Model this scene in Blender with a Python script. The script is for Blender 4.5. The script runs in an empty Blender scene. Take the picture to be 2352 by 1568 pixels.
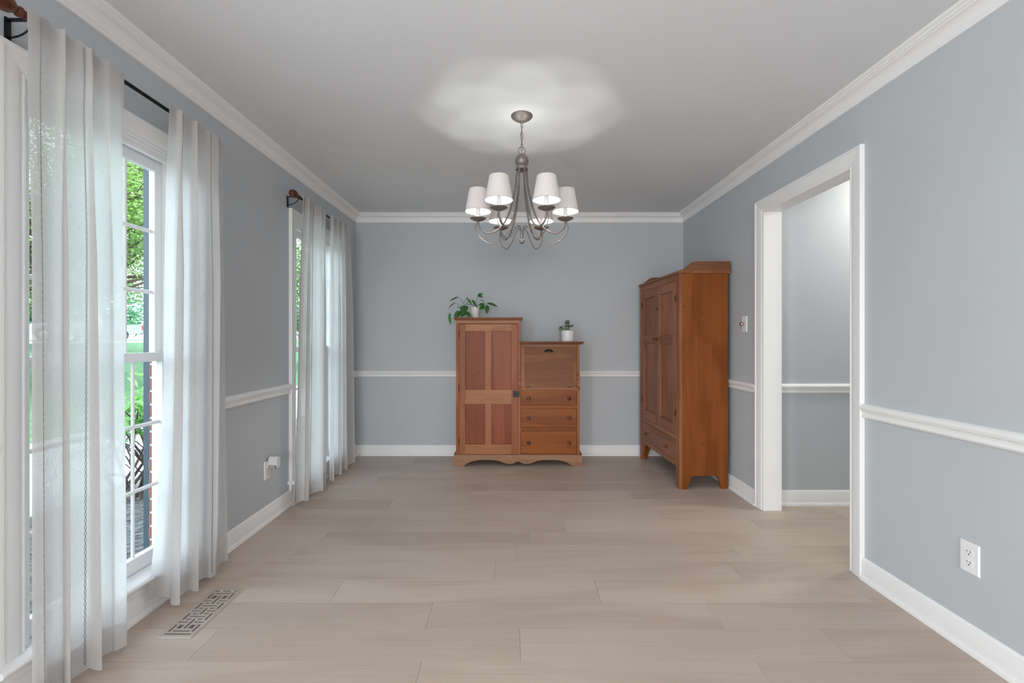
import bpy, bmesh, math, random
from math import sin, cos, pi, radians, sqrt
from mathutils import Vector, Matrix, noise

random.seed(7)
S = bpy.context.scene
COL = S.collection

# ------------------------------------------------------------------ camera
CH = 1.18                                   # camera height
cd = bpy.data.cameras.new('camera')
cam = bpy.data.objects.new('camera', cd)
COL.objects.link(cam)
cam.location = (0, 0, CH)
cam.rotation_euler = (pi / 2, 0, 0)
cd.sensor_width = 36.0
cd.lens = 36.0 * 1050 / 2352
cd.shift_x = 0.0
cd.shift_y = -6.5 / 2352
cd.clip_start = 0.05
cd.clip_end = 400
S.camera = cam

# ------------------------------------------------------------------ sky, sun, light
w = bpy.data.worlds.new('world')
S.world = w
w.use_nodes = True
nt = w.node_tree
bg = nt.nodes['Background']
sky = nt.nodes.new('ShaderNodeTexSky')
sky.sky_type = 'NISHITA'
sky.sun_disc = False
sky.sun_elevation = radians(48)
sky.sun_rotation = radians(80)
sky.air_density = 1.0
sky.dust_density = 1.5
hz = nt.nodes.new('ShaderNodeHueSaturation')     # hazy summer sky
hz.inputs['Saturation'].default_value = 0.35
nt.links.new(sky.outputs[0], hz.inputs['Color'])
nt.links.new(hz.outputs[0], bg.inputs[0])
bg.inputs[1].default_value = 1.2

sd = bpy.data.lights.new('sun', 'SUN')
sd.energy = 3.2
sd.angle = radians(0.6)
sd.color = (1.0, 0.95, 0.86)
sun = bpy.data.objects.new('sun', sd)
COL.objects.link(sun)
sun.rotation_euler = (radians(0), radians(42), radians(14))   # shines towards -X: over the roof onto the garden

def area(name, loc, rot, sx, sy, power, color):
    l = bpy.data.lights.new(name, 'AREA')
    l.shape = 'RECTANGLE'
    l.size = sx
    l.size_y = sy
    l.energy = power
    l.color = color
    o = bpy.data.objects.new(name, l)
    COL.objects.link(o)
    o.location = loc
    o.rotation_euler = rot
    return o
# added fill light at the rear wall's opening, unseen behind the camera
area('rear_fill_light', (0.1, -4.70, 1.45), (radians(90), 0, 0), 1.8, 1.2, 84, (1.0, 0.985, 0.965))
# added fill light before the solid left wall, out of view; no window there
area('side_fill_light', (-1.50, -0.35, 1.25), (radians(90), 0, radians(-90)), 1.0, 1.7, 46, (0.93, 0.97, 1.0))

S.view_settings.view_transform = 'Standard'
S.view_settings.look = 'None'
S.view_settings.exposure = 0.56
S.view_settings.gamma = 1.0
S.view_settings.use_curve_mapping = False
S.cycles.use_denoising = True
S.cycles.max_bounces = 14
S.cycles.diffuse_bounces = 8
S.cycles.transparent_max_bounces = 16
S.cycles.sample_clamp_indirect = 6.0

# ------------------------------------------------------------------ helpers
def tag(o, label=None, cat=None, group=None, kind=None):
    if label: o['label'] = label
    if cat: o['category'] = cat
    if group: o['group'] = group
    if kind: o['kind'] = kind
    return o

def empty(name, loc=(0, 0, 0), rz=0.0):
    o = bpy.data.objects.new(name, None)
    COL.objects.link(o)
    o.location = loc
    o.rotation_euler = (0, 0, rz)
    o.empty_display_size = 0.05
    return o

def root_of(o):
    while o.parent: o = o.parent
    return o

class MB:
    """collects shapes, then links them as one mesh object"""
    def __init__(s):
        s.v = []; s.f = []
    def add(s, vs, fs):
        n = len(s.v)
        s.v += [tuple(p) for p in vs]
        s.f += [tuple(i + n for i in f) for f in fs]
        return s
    def box(s, x0, x1, y0, y1, z0, z1):
        if x0 > x1: x0, x1 = x1, x0
        if y0 > y1: y0, y1 = y1, y0
        if z0 > z1: z0, z1 = z1, z0
        return s.add([(x0, y0, z0), (x1, y0, z0), (x1, y1, z0), (x0, y1, z0), (x0, y0, z1), (x1, y0, z1), (x1, y1, z1), (x0, y1, z1)],
                     [(0, 3, 2, 1), (4, 5, 6, 7), (0, 1, 5, 4), (1, 2, 6, 5), (2, 3, 7, 6), (3, 0, 4, 7)])
    def prism(s, poly, d0, d1, axis):
        """poly: 2D points; axis 'x': (y,z), 'y': (x,z), 'z': (x,y)"""
        def P(p, d):
            return (d, p[0], p[1]) if axis == 'x' else (p[0], d, p[1]) if axis == 'y' else (p[0], p[1], d)
        n = len(poly)
        vs = [P(p, d0) for p in poly] + [P(p, d1) for p in poly]
        fs = [(i, (i + 1) % n, (i + 1) % n + n, i + n) for i in range(n)]
        fs += [tuple(range(n))[::-1], tuple(range(n, 2 * n))]
        return s.add(vs, fs)
    def strip(s, pa, pb):
        """faces between two equal-length open profiles plus end caps"""
        n = len(pa)
        fs = [(i, i + 1, n + i + 1, n + i) for i in range(n - 1)]
        fs += [(n - 1, 0, n, 2 * n - 1), tuple(range(n))[::-1], tuple(range(n, 2 * n))]
        return s.add(list(pa) + list(pb), fs)
    def lathe(s, prof, c=(0, 0, 0), seg=24, axis='z', a0=0.0):
        """prof: (r, t) pairs from one end to the other, closed with caps when r > 0 there"""
        rings = []
        vs = []
        for r, t in prof:
            ring = []
            if r < 1e-6:
                ring = [len(vs)] * seg
                vs.append((0, 0, t))
            else:
                for k in range(seg):
                    a = a0 + 2 * pi * k / seg
                    ring.append(len(vs))
                    vs.append((r * cos(a), r * sin(a), t))
            rings.append(ring)
        fs = []
        for i in range(len(rings) - 1):
            a, b = rings[i], rings[i + 1]
            for k in range(seg):
                q = [a[k], a[(k + 1) % seg], b[(k + 1) % seg], b[k]]
                q2 = []
                for x in q:
                    if x not in q2: q2.append(x)
                if len(q2) > 2: fs.append(tuple(q2))
        if prof[0][0] > 1e-6: fs.append(tuple(rings[0][::-1]))
        if prof[-1][0] > 1e-6: fs.append(tuple(rings[-1]))
        def R(p):
            x, y, z = p
            if axis == 'x': x, y, z = z, x, y
            elif axis == 'y': x, y, z = y, z, x
            elif axis == '-x': x, y, z = -z, y, x
            elif axis == '-y': x, y, z = x, -z, y
            return (x + c[0], y + c[1], z + c[2])
        return s.add([R(p) for p in vs], fs)
    def tube(s, pts, r, seg=8, closed=False, cap=True):
        pts = [Vector(p) for p in pts]
        n = len(pts)
        rr = r if isinstance(r, (list, tuple)) else [r] * n
        vs = []; prev = None
        for i in range(n):
            if closed: t = pts[(i + 1) % n] - pts[i - 1]
            else: t = pts[min(i + 1, n - 1)] - pts[max(i - 1, 0)]
            t.normalize()
            if prev is None:
                a = Vector((0, 0, 1)) if abs(t.z) < 0.9 else Vector((1, 0, 0))
                u = t.cross(a).normalized()
            else:
                u = (prev - t * prev.dot(t)).normalized()
            prev = u
            v = t.cross(u)
            for k in range(seg):
                a = 2 * pi * k / seg
                vs.append(pts[i] + (u * cos(a) + v * sin(a)) * rr[i])
        fs = []
        for i in range(n if closed else n - 1):
            j = (i + 1) % n
            for k in range(seg):
                fs.append((i * seg + k, i * seg + (k + 1) % seg, j * seg + (k + 1) % seg, j * seg + k))
        if cap and not closed:
            fs.append(tuple(range(seg))[::-1])
            fs.append(tuple((n - 1) * seg + k for k in range(seg)))
        return s.add(vs, fs)
    def mesh(s, name, mat=None, smooth=None, origin=(0, 0, 0), bevel=0):
        m = bpy.data.meshes.new(name)
        ox, oy, oz = origin
        m.from_pydata([(x - ox, y - oy, z - oz) for x, y, z in s.v], [], s.f)
        bm = bmesh.new(); bm.from_mesh(m)
        bmesh.ops.recalc_face_normals(bm, faces=bm.faces)
        if bevel:
            es = [e for e in bm.edges if len(e.link_faces) == 2 and e.calc_face_angle(0) > radians(40)]
            bmesh.ops.bevel(bm, geom=es, offset=bevel, segments=2, affect='EDGES', profile=0.6, clamp_overlap=True)
        if smooth is not None:
            lim = radians(smooth)
            for f in bm.faces: f.smooth = True
            for e in bm.edges:
                if len(e.link_faces) == 2 and e.calc_face_angle(0) > lim: e.smooth = False
        bm.to_mesh(m); bm.free()
        if mat: m.materials.append(mat)
        return m
    def build(s, name, mat, parent=None, smooth=None, origin=None, bevel=0, local=False):
        if local: o0 = (0, 0, 0)
        elif origin is not None: o0 = origin
        elif parent is not None: o0 = root_of(parent).location
        else: o0 = (0, 0, 0)
        m = s.mesh(name, mat, smooth, o0, bevel)
        o = bpy.data.objects.new(name, m)
        COL.objects.link(o)
        if parent is not None: o.parent = parent
        elif origin is not None: o.location = origin
        return o

def spline(ctrl, n=8):
    """Catmull-Rom through control points"""
    P = [Vector(p) for p in ctrl]
    P = [P[0] * 2 - P[1]] + P + [P[-1] * 2 - P[-2]]
    out = []
    for i in range(1, len(P) - 2):
        for k in range(n):
            t = k / n
            a, b, c, d = P[i - 1], P[i], P[i + 1], P[i + 2]
            out.append(0.5 * ((2 * b) + (c - a) * t + (2 * a - 5 * b + 4 * c - d) * t * t + (3 * b - a - 3 * c + d) * t ** 3))
    out.append(P[-2])
    return out

# ------------------------------------------------------------------ materials
def new_mat(name):
    m = bpy.data.materials.new(name)
    m.use_nodes = True
    return m, m.node_tree, m.node_tree.nodes['Principled BSDF']

def N(nt, t, **kw):
    n = nt.nodes.new(t)
    for k, v in kw.items(): setattr(n, k, v)
    return n

def noise_tex(nt, vec, scale, detail=3, rough=0.5, dist=0.0):
    n = N(nt, 'ShaderNodeTexNoise')
    n.inputs['Scale'].default_value = scale
    n.inputs['Detail'].default_value = detail
    n.inputs['Roughness'].default_value = rough
    n.inputs['Distortion'].default_value = dist
    if vec is not None: nt.links.new(vec, n.inputs['Vector'])
    return n

def mapping(nt, vec, scale=(1, 1, 1)):
    n = N(nt, 'ShaderNodeMapping')
    n.inputs['Scale'].default_value = scale
    nt.links.new(vec, n.inputs['Vector'])
    return n.outputs[0]

def ramp(nt, fac, stops):
    r = N(nt, 'ShaderNodeValToRGB')
    while len(r.color_ramp.elements) < len(stops): r.color_ramp.elements.new(0.5)
    for e, (p, c) in zip(r.color_ramp.elements, stops):
        e.position = p; e.color = (*c, 1)
    nt.links.new(fac, r.inputs[0])
    return r.outputs[0]

def bump(nt, b, height, strength=0.1, dist=0.002):
    n = N(nt, 'ShaderNodeBump')
    n.inputs['Strength'].default_value = strength
    n.inputs['Distance'].default_value = dist
    nt.links.new(height, n.inputs['Height'])
    nt.links.new(n.outputs[0], b.inputs['Normal'])

def paint(name, col, rough=0.5, var=0.03, bscale=350, bstr=0.06):
    m, nt, b = new_mat(name)
    tc = N(nt, 'ShaderNodeTexCoord')
    n1 = noise_tex(nt, tc.outputs['Object'], 1.7, 2)
    lo = tuple(c * (1 - var) for c in col); hi = tuple(min(1, c * (1 + var)) for c in col)
    nt.links.new(ramp(nt, n1.outputs[0], [(0.3, lo), (0.7, hi)]), b.inputs['Base Color'])
    n2 = noise_tex(nt, tc.outputs['Object'], bscale, 2)
    bump(nt, b, n2.outputs[0], bstr, 0.001)
    b.inputs['Roughness'].default_value = rough
    b.inputs['Specular IOR Level'].default_value = 0.3
    return m

def wood(name, dark, light, axis='z', scale=1.0, rough=0.42, var=0.12, knots=True):
    """long grain along the axis, soft cathedral bands, small dark pores"""
    m, nt, b = new_mat(name)
    tc = N(nt, 'ShaderNodeTexCoord')
    oi = N(nt, 'ShaderNodeObjectInfo')
    add = N(nt, 'ShaderNodeVectorMath', operation='MULTIPLY_ADD')
    nt.links.new(oi.outputs['Random'], add.inputs[0])
    add.inputs[1].default_value = (37.0, 53.0, 19.0)
    nt.links.new(tc.outputs['Object'], add.inputs[2])
    v = add.outputs[0]
    k = {'x': (0.9, 5.5, 5.5), 'y': (5.5, 0.9, 5.5), 'z': (5.5, 5.5, 0.9)}[axis]
    k = tuple(c * scale for c in k)
    big = noise_tex(nt, mapping(nt, v, k), 1.0, 3, 0.5, 0.9)
    sine = N(nt, 'ShaderNodeMath', operation='MULTIPLY'); sine.inputs[1].default_value = 26.0
    nt.links.new(big.outputs[0], sine.inputs[0])
    sn = N(nt, 'ShaderNodeMath', operation='SINE'); nt.links.new(sine.outputs[0], sn.inputs[0])
    k2 = tuple(c * 32 if c > 1 * scale else c * 3 for c in k)
    fine = noise_tex(nt, mapping(nt, v, k2), 1.0, 4, 0.65)
    mx = N(nt, 'ShaderNodeMath', operation='MULTIPLY_ADD')
    nt.links.new(sn.outputs[0], mx.inputs[0]); mx.inputs[1].default_value = 0.06
    fw = N(nt, 'ShaderNodeMath', operation='MULTIPLY'); fw.inputs[1].default_value = 0.55
    nt.links.new(fine.outputs[0], fw.inputs[0])
    nt.links.new(fw.outputs[0], mx.inputs[2])
    mx2 = N(nt, 'ShaderNodeMath', operation='MULTIPLY_ADD')
    nt.links.new(big.outputs[0], mx2.inputs[0]); mx2.inputs[1].default_value = 0.75
    nt.links.new(mx.outputs[0], mx2.inputs[2])
    mid = tuple((a + c) / 2 for a, c in zip(dark, light))
    c = ramp(nt, mx2.outputs[0], [(0.42, dark), (0.65, mid), (0.88, light)])
    if knots:
        vo = N(nt, 'ShaderNodeTexVoronoi'); vo.inputs['Scale'].default_value = 7.0
        nt.links.new(v, vo.inputs['Vector'])
        kr = ramp(nt, vo.outputs['Distance'], [(0.0, (0.25, 0.22, 0.2)), (0.045, (0.35, 0.3, 0.28)), (0.06, (1, 1, 1))])
        mm = N(nt, 'ShaderNodeMix', data_type='RGBA', blend_type='MULTIPLY')
        mm.inputs[0].default_value = 0.75
        nt.links.new(c, mm.inputs[6]); nt.links.new(kr, mm.inputs[7])
        c = mm.outputs[2]
    hsv = N(nt, 'ShaderNodeHueSaturation')
    mr = N(nt, 'ShaderNodeMapRange')
    mr.inputs[3].default_value = 1 - var; mr.inputs[4].default_value = 1 + var
    nt.links.new(oi.outputs['Random'], mr.inputs[0])
    nt.links.new(mr.outputs[0], hsv.inputs['Value'])
    nt.links.new(c, hsv.inputs['Color'])
    nt.links.new(hsv.outputs[0], b.inputs['Base Color'])
    bump(nt, b, mx2.outputs[0], 0.12, 0.001)
    b.inputs['Roughness'].default_value = rough
    b.inputs['Specular IOR Level'].default_value = 0.28
    return m

def plain(name, col, rough=0.5, metal=0.0, spec=0.5, nscale=60, var=0.08, bstr=0.05):
    m, nt, b = new_mat(name)
    tc = N(nt, 'ShaderNodeTexCoord')
    n1 = noise_tex(nt, tc.outputs['Object'], nscale, 3)
    lo = tuple(c * (1 - var) for c in col); hi = tuple(min(1, c * (1 + var)) for c in col)
    nt.links.new(ramp(nt, n1.outputs[0], [(0.3, lo), (0.7, hi)]), b.inputs['Base Color'])
    bump(nt, b, n1.outputs[0], bstr, 0.001)
    b.inputs['Roughness'].default_value = rough
    b.inputs['Metallic'].default_value = metal
    b.inputs['Specular IOR Level'].default_value = spec
    return m

M = {}
M['wall'] = paint('wall_paint', (0.500, 0.530, 0.555), 0.62, 0.02, 420, 0.10)
M['ceiling'] = paint('ceiling_paint', (0.715, 0.73, 0.745), 0.75, 0.015, 300, 0.12)
M['trim'] = paint('trim_paint', (0.83, 0.83, 0.83), 0.38, 0.012, 90, 0.02)
M['floor_base'] = plain('subfloor', (0.16, 0.13, 0.11), 0.8)
M['plank'] = wood('vinyl_plank', (0.435, 0.350, 0.290), (0.550, 0.462, 0.395), 'x', 0.55, 0.42, 0.045, knots=False)
M['chest'] = wood('cherry_door', (0.2303, 0.0671, 0.0257), (0.3720, 0.1307, 0.0553), 'z', 1.0, 0.45, 0.08)
M['chest_light'] = wood('cherry_mullion', (0.2728, 0.0898, 0.0405), (0.3960, 0.1566, 0.0774), 'z', 1.0, 0.45, 0.03)
M['chest_panel'] = wood('cherry_panel', (0.1806, 0.0396, 0.0141), (0.3070, 0.0860, 0.0339), 'z', 0.8, 0.42, 0.06)
M['chest_x'] = wood('cherry_rail', (0.2790, 0.0972, 0.0405), (0.4230, 0.1782, 0.0846), 'x', 1.0, 0.42, 0.12)
M['drawer'] = wood('cherry_drawer', (0.1718, 0.0389, 0.0051), (0.3158, 0.0939, 0.0161), 'x', 0.9, 0.42, 0.10)
M['lid'] = wood('walnut_lid', (0.1589, 0.0557, 0.0213), (0.2793, 0.1133, 0.0475), 'x', 0.9, 0.5, 0.05)
M['plinth'] = wood('pale_plinth', (0.2520, 0.1215, 0.0648), (0.3870, 0.2205, 0.1332), 'x', 1.0, 0.5, 0.05)
M['robe'] = wood('robe_side', (0.1548, 0.0353, 0.0044), (0.2666, 0.0808, 0.0146), 'z', 0.8, 0.4, 0.06)
M['robe_front'] = wood('robe_front', (0.1980, 0.0630, 0.0246), (0.3510, 0.1395, 0.0634), 'z', 1.0, 0.42, 0.10)
M['robe_y'] = wood('robe_rail', (0.1980, 0.0630, 0.0246), (0.3510, 0.1395, 0.0634), 'y', 1.0, 0.42, 0.10)
M['robe_x'] = wood('robe_gallery', (0.1290, 0.0473, 0.0215), (0.2924, 0.1247, 0.0602), 'x', 1.0, 0.4, 0.06)
M['dark'] = plain('gap_shade', (0.03, 0.02, 0.015), 0.9)  # shade inside the gaps, put into the colour
M['knob'] = wood('dark_knob', (0.0490, 0.0175, 0.0084), (0.1400, 0.0560, 0.0280), 'z', 3.0, 0.28, 0.1, knots=False)
M['knob2'] = wood('brown_knob', (0.0960, 0.0280, 0.0112), (0.2000, 0.0680, 0.0280), 'z', 3.0, 0.28, 0.1, knots=False)
M['black'] = plain('black_iron', (0.016, 0.015, 0.015), 0.45, 0.0, 0.35)
M['iron'] = plain('rod_metal', (0.015, 0.017, 0.02), 0.35, 0.7)
M['finial'] = wood('finial_wood', (0.05, 0.014, 0.008), (0.16, 0.05, 0.028), 'y', 3.0, 0.18, 0.1, knots=False)
M['pewter'] = plain('pewter', (0.225, 0.198, 0.185), 0.42, 0.65, 0.5, 120, 0.12, 0.1)
M['chrome'] = plain('chrome', (0.6, 0.6, 0.62), 0.12, 1.0)
M['plate'] = paint('white_plastic', (0.80, 0.80, 0.81), 0.3, 0.01, 60, 0.01)
M['slot'] = plain('slot', (0.05, 0.05, 0.05), 0.6)
M['hood'] = paint('grey_white_plastic', (0.72, 0.72, 0.73), 0.35, 0.01, 60, 0.01)
M['pot'] = paint('white_glaze', (0.78, 0.76, 0.75), 0.3, 0.02, 40, 0.02)
M['soil'] = plain('soil', (0.05, 0.035, 0.025), 0.95, 0, 0.2, 200, 0.4, 0.6)
M['register'] = plain('register_paint', (0.42, 0.355, 0.305), 0.45, 0, 0.4, 80, 0.04)
M['recess_shade'] = plain('register_recess_shade', (0.12, 0.10, 0.085), 0.7)  # shade of the register openings, put into the colour

def leaf_mat(name, dark, light, trans=0.25, rough=0.4, vscale=30):
    m, nt, b = new_mat(name)
    tc = N(nt, 'ShaderNodeTexCoord'); oi = N(nt, 'ShaderNodeObjectInfo')
    n1 = noise_tex(nt, tc.outputs['Object'], vscale, 2)
    ad = N(nt, 'ShaderNodeMath', operation='MULTIPLY_ADD'); ad.inputs[1].default_value = 0.35
    nt.links.new(oi.outputs['Random'], ad.inputs[0]); nt.links.new(n1.outputs[0], ad.inputs[2])
    c = ramp(nt, ad.outputs[0], [(0.35, dark), (0.95, light)])
    nt.links.new(c, b.inputs['Base Color'])
    b.inputs['Roughness'].default_value = rough
    tr = N(nt, 'ShaderNodeBsdfTranslucent')
    nt.links.new(c, tr.inputs['Color'])
    mx = N(nt, 'ShaderNodeMixShader'); mx.inputs[0].default_value = trans
    out = nt.nodes['Material Output']
    nt.links.new(b.outputs[0], mx.inputs[1]); nt.links.new(tr.outputs[0], mx.inputs[2])
    nt.links.new(mx.outputs[0], out.inputs[0])
    return m
M['pothos'] = leaf_mat('pothos_leaf', (0.014, 0.070, 0.016), (0.075, 0.23, 0.055), 0.12, 0.32)
M['succulent'] = leaf_mat('succulent_leaf', (0.03, 0.075, 0.028), (0.16, 0.26, 0.12), 0.08, 0.4)
M['stem'] = plain('plant_stem', (0.07, 0.11, 0.05), 0.6)
M['tree_leaf'] = leaf_mat('tree_leaf', (0.04, 0.13, 0.028), (0.30, 0.46, 0.125), 0.45, 0.45, 3.5)
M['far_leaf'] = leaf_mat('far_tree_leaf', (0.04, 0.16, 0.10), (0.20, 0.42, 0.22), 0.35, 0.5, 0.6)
M['shrub_leaf'] = leaf_mat('shrub_leaf', (0.035, 0.16, 0.02), (0.22, 0.52, 0.10), 0.35, 0.35, 12)
M['bark'] = plain('bark', (0.075, 0.055, 0.042), 0.9, 0, 0.2, 25, 0.4, 0.5)
M['brick'] = plain('brick', (0.30, 0.13, 0.095), 0.85, 0, 0.2, 45, 0.35, 0.4)
M['mortar'] = plain('mortar', (0.46, 0.47, 0.48), 0.9, 0, 0.2, 90, 0.15, 0.3)
M['shutter'] = plain('shutter_paint', (0.035, 0.06, 0.075), 0.5)
M['lawn'] = plain('lawn_grass', (0.055, 0.115, 0.055), 0.95, 0, 0.1, 6, 0.35, 0.6)
M['mulch'] = plain('mulch', (0.10, 0.10, 0.095), 0.95, 0, 0.1, 22, 0.7, 1.0)
M['concrete'] = plain('concrete', (0.34, 0.355, 0.37), 0.9, 0, 0.2, 12, 0.08, 0.2)
M['truck_paint'] = plain('silver_paint', (0.26, 0.285, 0.31), 0.3, 0.35)
M['tail'] = plain('tail_lamp_red', (0.65, 0.03, 0.05), 0.3)
M['rubber'] = plain('rubber', (0.03, 0.03, 0.035), 0.7)
M['truck_glass'] = plain('tinted_glass', (0.05, 0.06, 0.07), 0.08)

def glass_mat():
    m, nt, b = new_mat('window_glass')
    nt.nodes.remove(b)
    t = N(nt, 'ShaderNodeBsdfTransparent'); t.inputs[0].default_value = (0.90, 0.96, 0.98, 1)
    g = N(nt, 'ShaderNodeBsdfGlossy'); g.inputs['Roughness'].default_value = 0.02
    lw = N(nt, 'ShaderNodeLayerWeight'); lw.inputs[0].default_value = 0.5
    pw = N(nt, 'ShaderNodeMath', operation='POWER'); pw.inputs[1].default_value = 5.0
    nt.links.new(lw.outputs['Facing'], pw.inputs[0])
    fr = N(nt, 'ShaderNodeMath', operation='MULTIPLY_ADD'); fr.inputs[1].default_value = 0.9; fr.inputs[2].default_value = 0.025
    nt.links.new(pw.outputs[0], fr.inputs[0])
    tc = N(nt, 'ShaderNodeTexCoord')
    n1 = noise_tex(nt, tc.outputs['Object'], 2.0, 1)
    bp = N(nt, 'ShaderNodeBump'); bp.inputs['Strength'].default_value = 0.02; bp.inputs['Distance'].default_value = 0.01
    nt.links.new(n1.outputs[0], bp.inputs['Height']); nt.links.new(bp.outputs[0], g.inputs['Normal'])
    mx = N(nt, 'ShaderNodeMixShader')
    nt.links.new(fr.outputs[0], mx.inputs[0]); nt.links.new(t.outputs[0], mx.inputs[1]); nt.links.new(g.outputs[0], mx.inputs[2])
    nt.links.new(mx.outputs[0], nt.nodes['Material Output'].inputs[0])
    return m
M['glass'] = glass_mat()

def lens_mat():
    m, nt, b = new_mat('clear_lens')
    b.inputs['Base Color'].default_value = (0.75, 0.76, 0.77, 1)
    b.inputs['Roughness'].default_value = 0.08
    b.inputs['Transmission Weight'].default_value = 0.6
    tc = N(nt, 'ShaderNodeTexCoord')
    wv = N(nt, 'ShaderNodeTexWave'); wv.inputs['Scale'].default_value = 120
    nt.links.new(tc.outputs['Object'], wv.inputs['Vector'])
    bump(nt, b, wv.outputs[1], 0.3, 0.001)
    return m
M['lens'] = lens_mat()

def curtain_mat(name, openness):
    m, nt, b = new_mat(name)
    nt.nodes.remove(b)
    tc = N(nt, 'ShaderNodeTexCoord')
    uv = tc.outputs['UV']
    a = noise_tex(nt, mapping(nt, uv, (620, 26, 1)), 1.0, 2, 0.6)
    c = noise_tex(nt, mapping(nt, uv, (26, 620, 1)), 1.0, 2, 0.6)
    sm = N(nt, 'ShaderNodeMath', operation='ADD')
    nt.links.new(a.outputs[0], sm.inputs[0]); nt.links.new(c.outputs[0], sm.inputs[1])
    col = ramp(nt, sm.outputs[0], [(0.0, (0.735, 0.722, 0.712)), (1.0, (0.785, 0.772, 0.762))])
    d = N(nt, 'ShaderNodeBsdfDiffuse'); t = N(nt, 'ShaderNodeBsdfTranslucent')
    nt.links.new(col, d.inputs[0]); nt.links.new(col, t.inputs[0])
    bp = N(nt, 'ShaderNodeBump'); bp.inputs['Strength'].default_value = 0.25; bp.inputs['Distance'].default_value = 0.001
    nt.links.new(sm.outputs[0], bp.inputs['Height']); nt.links.new(bp.outputs[0], d.inputs['Normal'])
    m1 = N(nt, 'ShaderNodeMixShader'); m1.inputs[0].default_value = 0.60
    nt.links.new(d.outputs[0], m1.inputs[1]); nt.links.new(t.outputs[0], m1.inputs[2])
    tp = N(nt, 'ShaderNodeBsdfTransparent')
    # the open mesh of the weave, between loosely spaced threads
    opn = N(nt, 'ShaderNodeMapRange')
    opn.inputs[1].default_value = 0.78; opn.inputs[2].default_value = 1.25
    opn.inputs[3].default_value = 0.0; opn.inputs[4].default_value = openness
    nt.links.new(sm.outputs[0], opn.inputs[0])
    m2 = N(nt, 'ShaderNodeMixShader')
    nt.links.new(opn.outputs[0], m2.inputs[0])
    nt.links.new(m1.outputs[0], m2.inputs[1]); nt.links.new(tp.outputs[0], m2.inputs[2])
    nt.links.new(m2.outputs[0], nt.nodes['Material Output'].inputs[0])
    return m
M['curtain'] = curtain_mat('sheer_linen', 0.13)
M['thread'] = plain('grey_thread', (0.25, 0.25, 0.255), 0.8)

def shade_mat():
    m, nt, b = new_mat('shade_fabric')
    nt.nodes.remove(b)
    tc = N(nt, 'ShaderNodeTexCoord')
    wv = noise_tex(nt, mapping(nt, tc.outputs['Object'], (600, 600, 60)), 1.0, 2)
    col = ramp(nt, wv.outputs[0], [(0.2, (0.69, 0.655, 0.64)), (0.8, (0.75, 0.715, 0.70))])
    d = N(nt, 'ShaderNodeBsdfDiffuse'); t = N(nt, 'ShaderNodeBsdfTranslucent')
    nt.links.new(col, d.inputs[0]); nt.links.new(col, t.inputs[0])
    m1 = N(nt, 'ShaderNodeMixShader'); m1.inputs[0].default_value = 0.07
    nt.links.new(d.outputs[0], m1.inputs[1]); nt.links.new(t.outputs[0], m1.inputs[2])
    nt.links.new(m1.outputs[0], nt.nodes['Material Output'].inputs[0])
    return m
M['shade'] = shade_mat()

def glow(name, col, strength):
    m, nt, b = new_mat(name)
    b.inputs['Base Color'].default_value = (0.9, 0.9, 0.9, 1)
    b.inputs['Emission Color'].default_value = (*col, 1)
    b.inputs['Emission Strength'].default_value = strength
    return m
M['bulb'] = glow('lit_bulb', (1.0, 0.93, 0.86), 1200.0)
M['hall_lamp'] = glow('lit_diffuser', (1.0, 0.95, 0.87), 58.0)

# ------------------------------------------------------------------ room
XL, XR, YB, YF, H = -1.583, 1.733, 4.626, -4.8, 2.44
WO = -1.69                      # outer face of the left wall's framing
XH0 = XR + 0.115                # hall side of the right wall
XH1 = 4.2
YH0, YH1 = 2.10, 3.25           # hall between these
DY0, DY1, DZ = 2.335, 3.13, 2.045      # cased opening in the right wall

def struct(o, label, cat):
    return tag(o, label, cat, kind='structure')

# floor: subfloor slab with planks
fl = MB().box(XL - 0.02, XH1 + 0.1, YF - 0.1, YB + 0.1, -0.12, -0.009).build('floor', M['floor_base'])
struct(fl, 'pale beige-brown plank floor running through dining room and hall', 'floor')
PW, PL = 0.187, 1.22
joint = {-1: -0.33, 0: 0.031, 2: 0.40, 4: 0.026, 6: 0.33, 9: -0.32}
def plank_mesh(length, width):
    b = MB(); e = 0.0003; g = 0.0004
    x0, x1, y0, y1 = g, length - g, g, width - g
    b.add([(x0, y0, -0.008), (x1, y0, -0.008), (x1, y1, -0.008), (x0, y1, -0.008),
           (x0, y0, -0.0003), (x1, y0, -0.0003), (x1, y1, -0.0003), (x0, y1, -0.0003),
           (x0 + e, y0 + e, 0), (x1 - e, y0 + e, 0), (x1 - e, y1 - e, 0), (x0 + e, y1 - e, 0)],
          [(0, 3, 2, 1), (8, 9, 10, 11)] + [(i, (i + 1) % 4, (i + 1) % 4 + 4, i + 4) for i in range(4)] +
          [(i + 4, (i + 1) % 4 + 4, (i + 1) % 4 + 8, i + 8) for i in range(4)])
    return b.mesh('plank', M['plank'])
full = plank_mesh(PL, PW)
def put_plank(x0, x1, y, wd):
    if x1 - x0 < 0.02: return
    me = full if abs(x1 - x0 - PL) < 1e-4 and abs(wd - PW) < 1e-4 else plank_mesh(x1 - x0, wd)
    o = bpy.data.objects.new('plank', me)
    COL.objects.link(o); o.parent = fl; o.location = (x0, y, 0)
for k in range(-35, 17):
    y0 = 1.673 + PW * k
    wd = PW
    if y0 < YF: continue
    if y0 > YB: break
    if y0 + wd > YB: wd = YB - y0
    j = joint.get(k, random.uniform(-0.6, 0.6))
    rx0 = XL
    rx1 = XR
    in_hall = y0 < YH1 and y0 + wd > YH0 - 0.05
    if in_hall: rx1 = XH1
    x = j
    while x > rx0: x -= PL
    while x < rx1:
        put_plank(max(x, rx0), min(x + PL, rx1), y0, wd)
        x += PL

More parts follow.
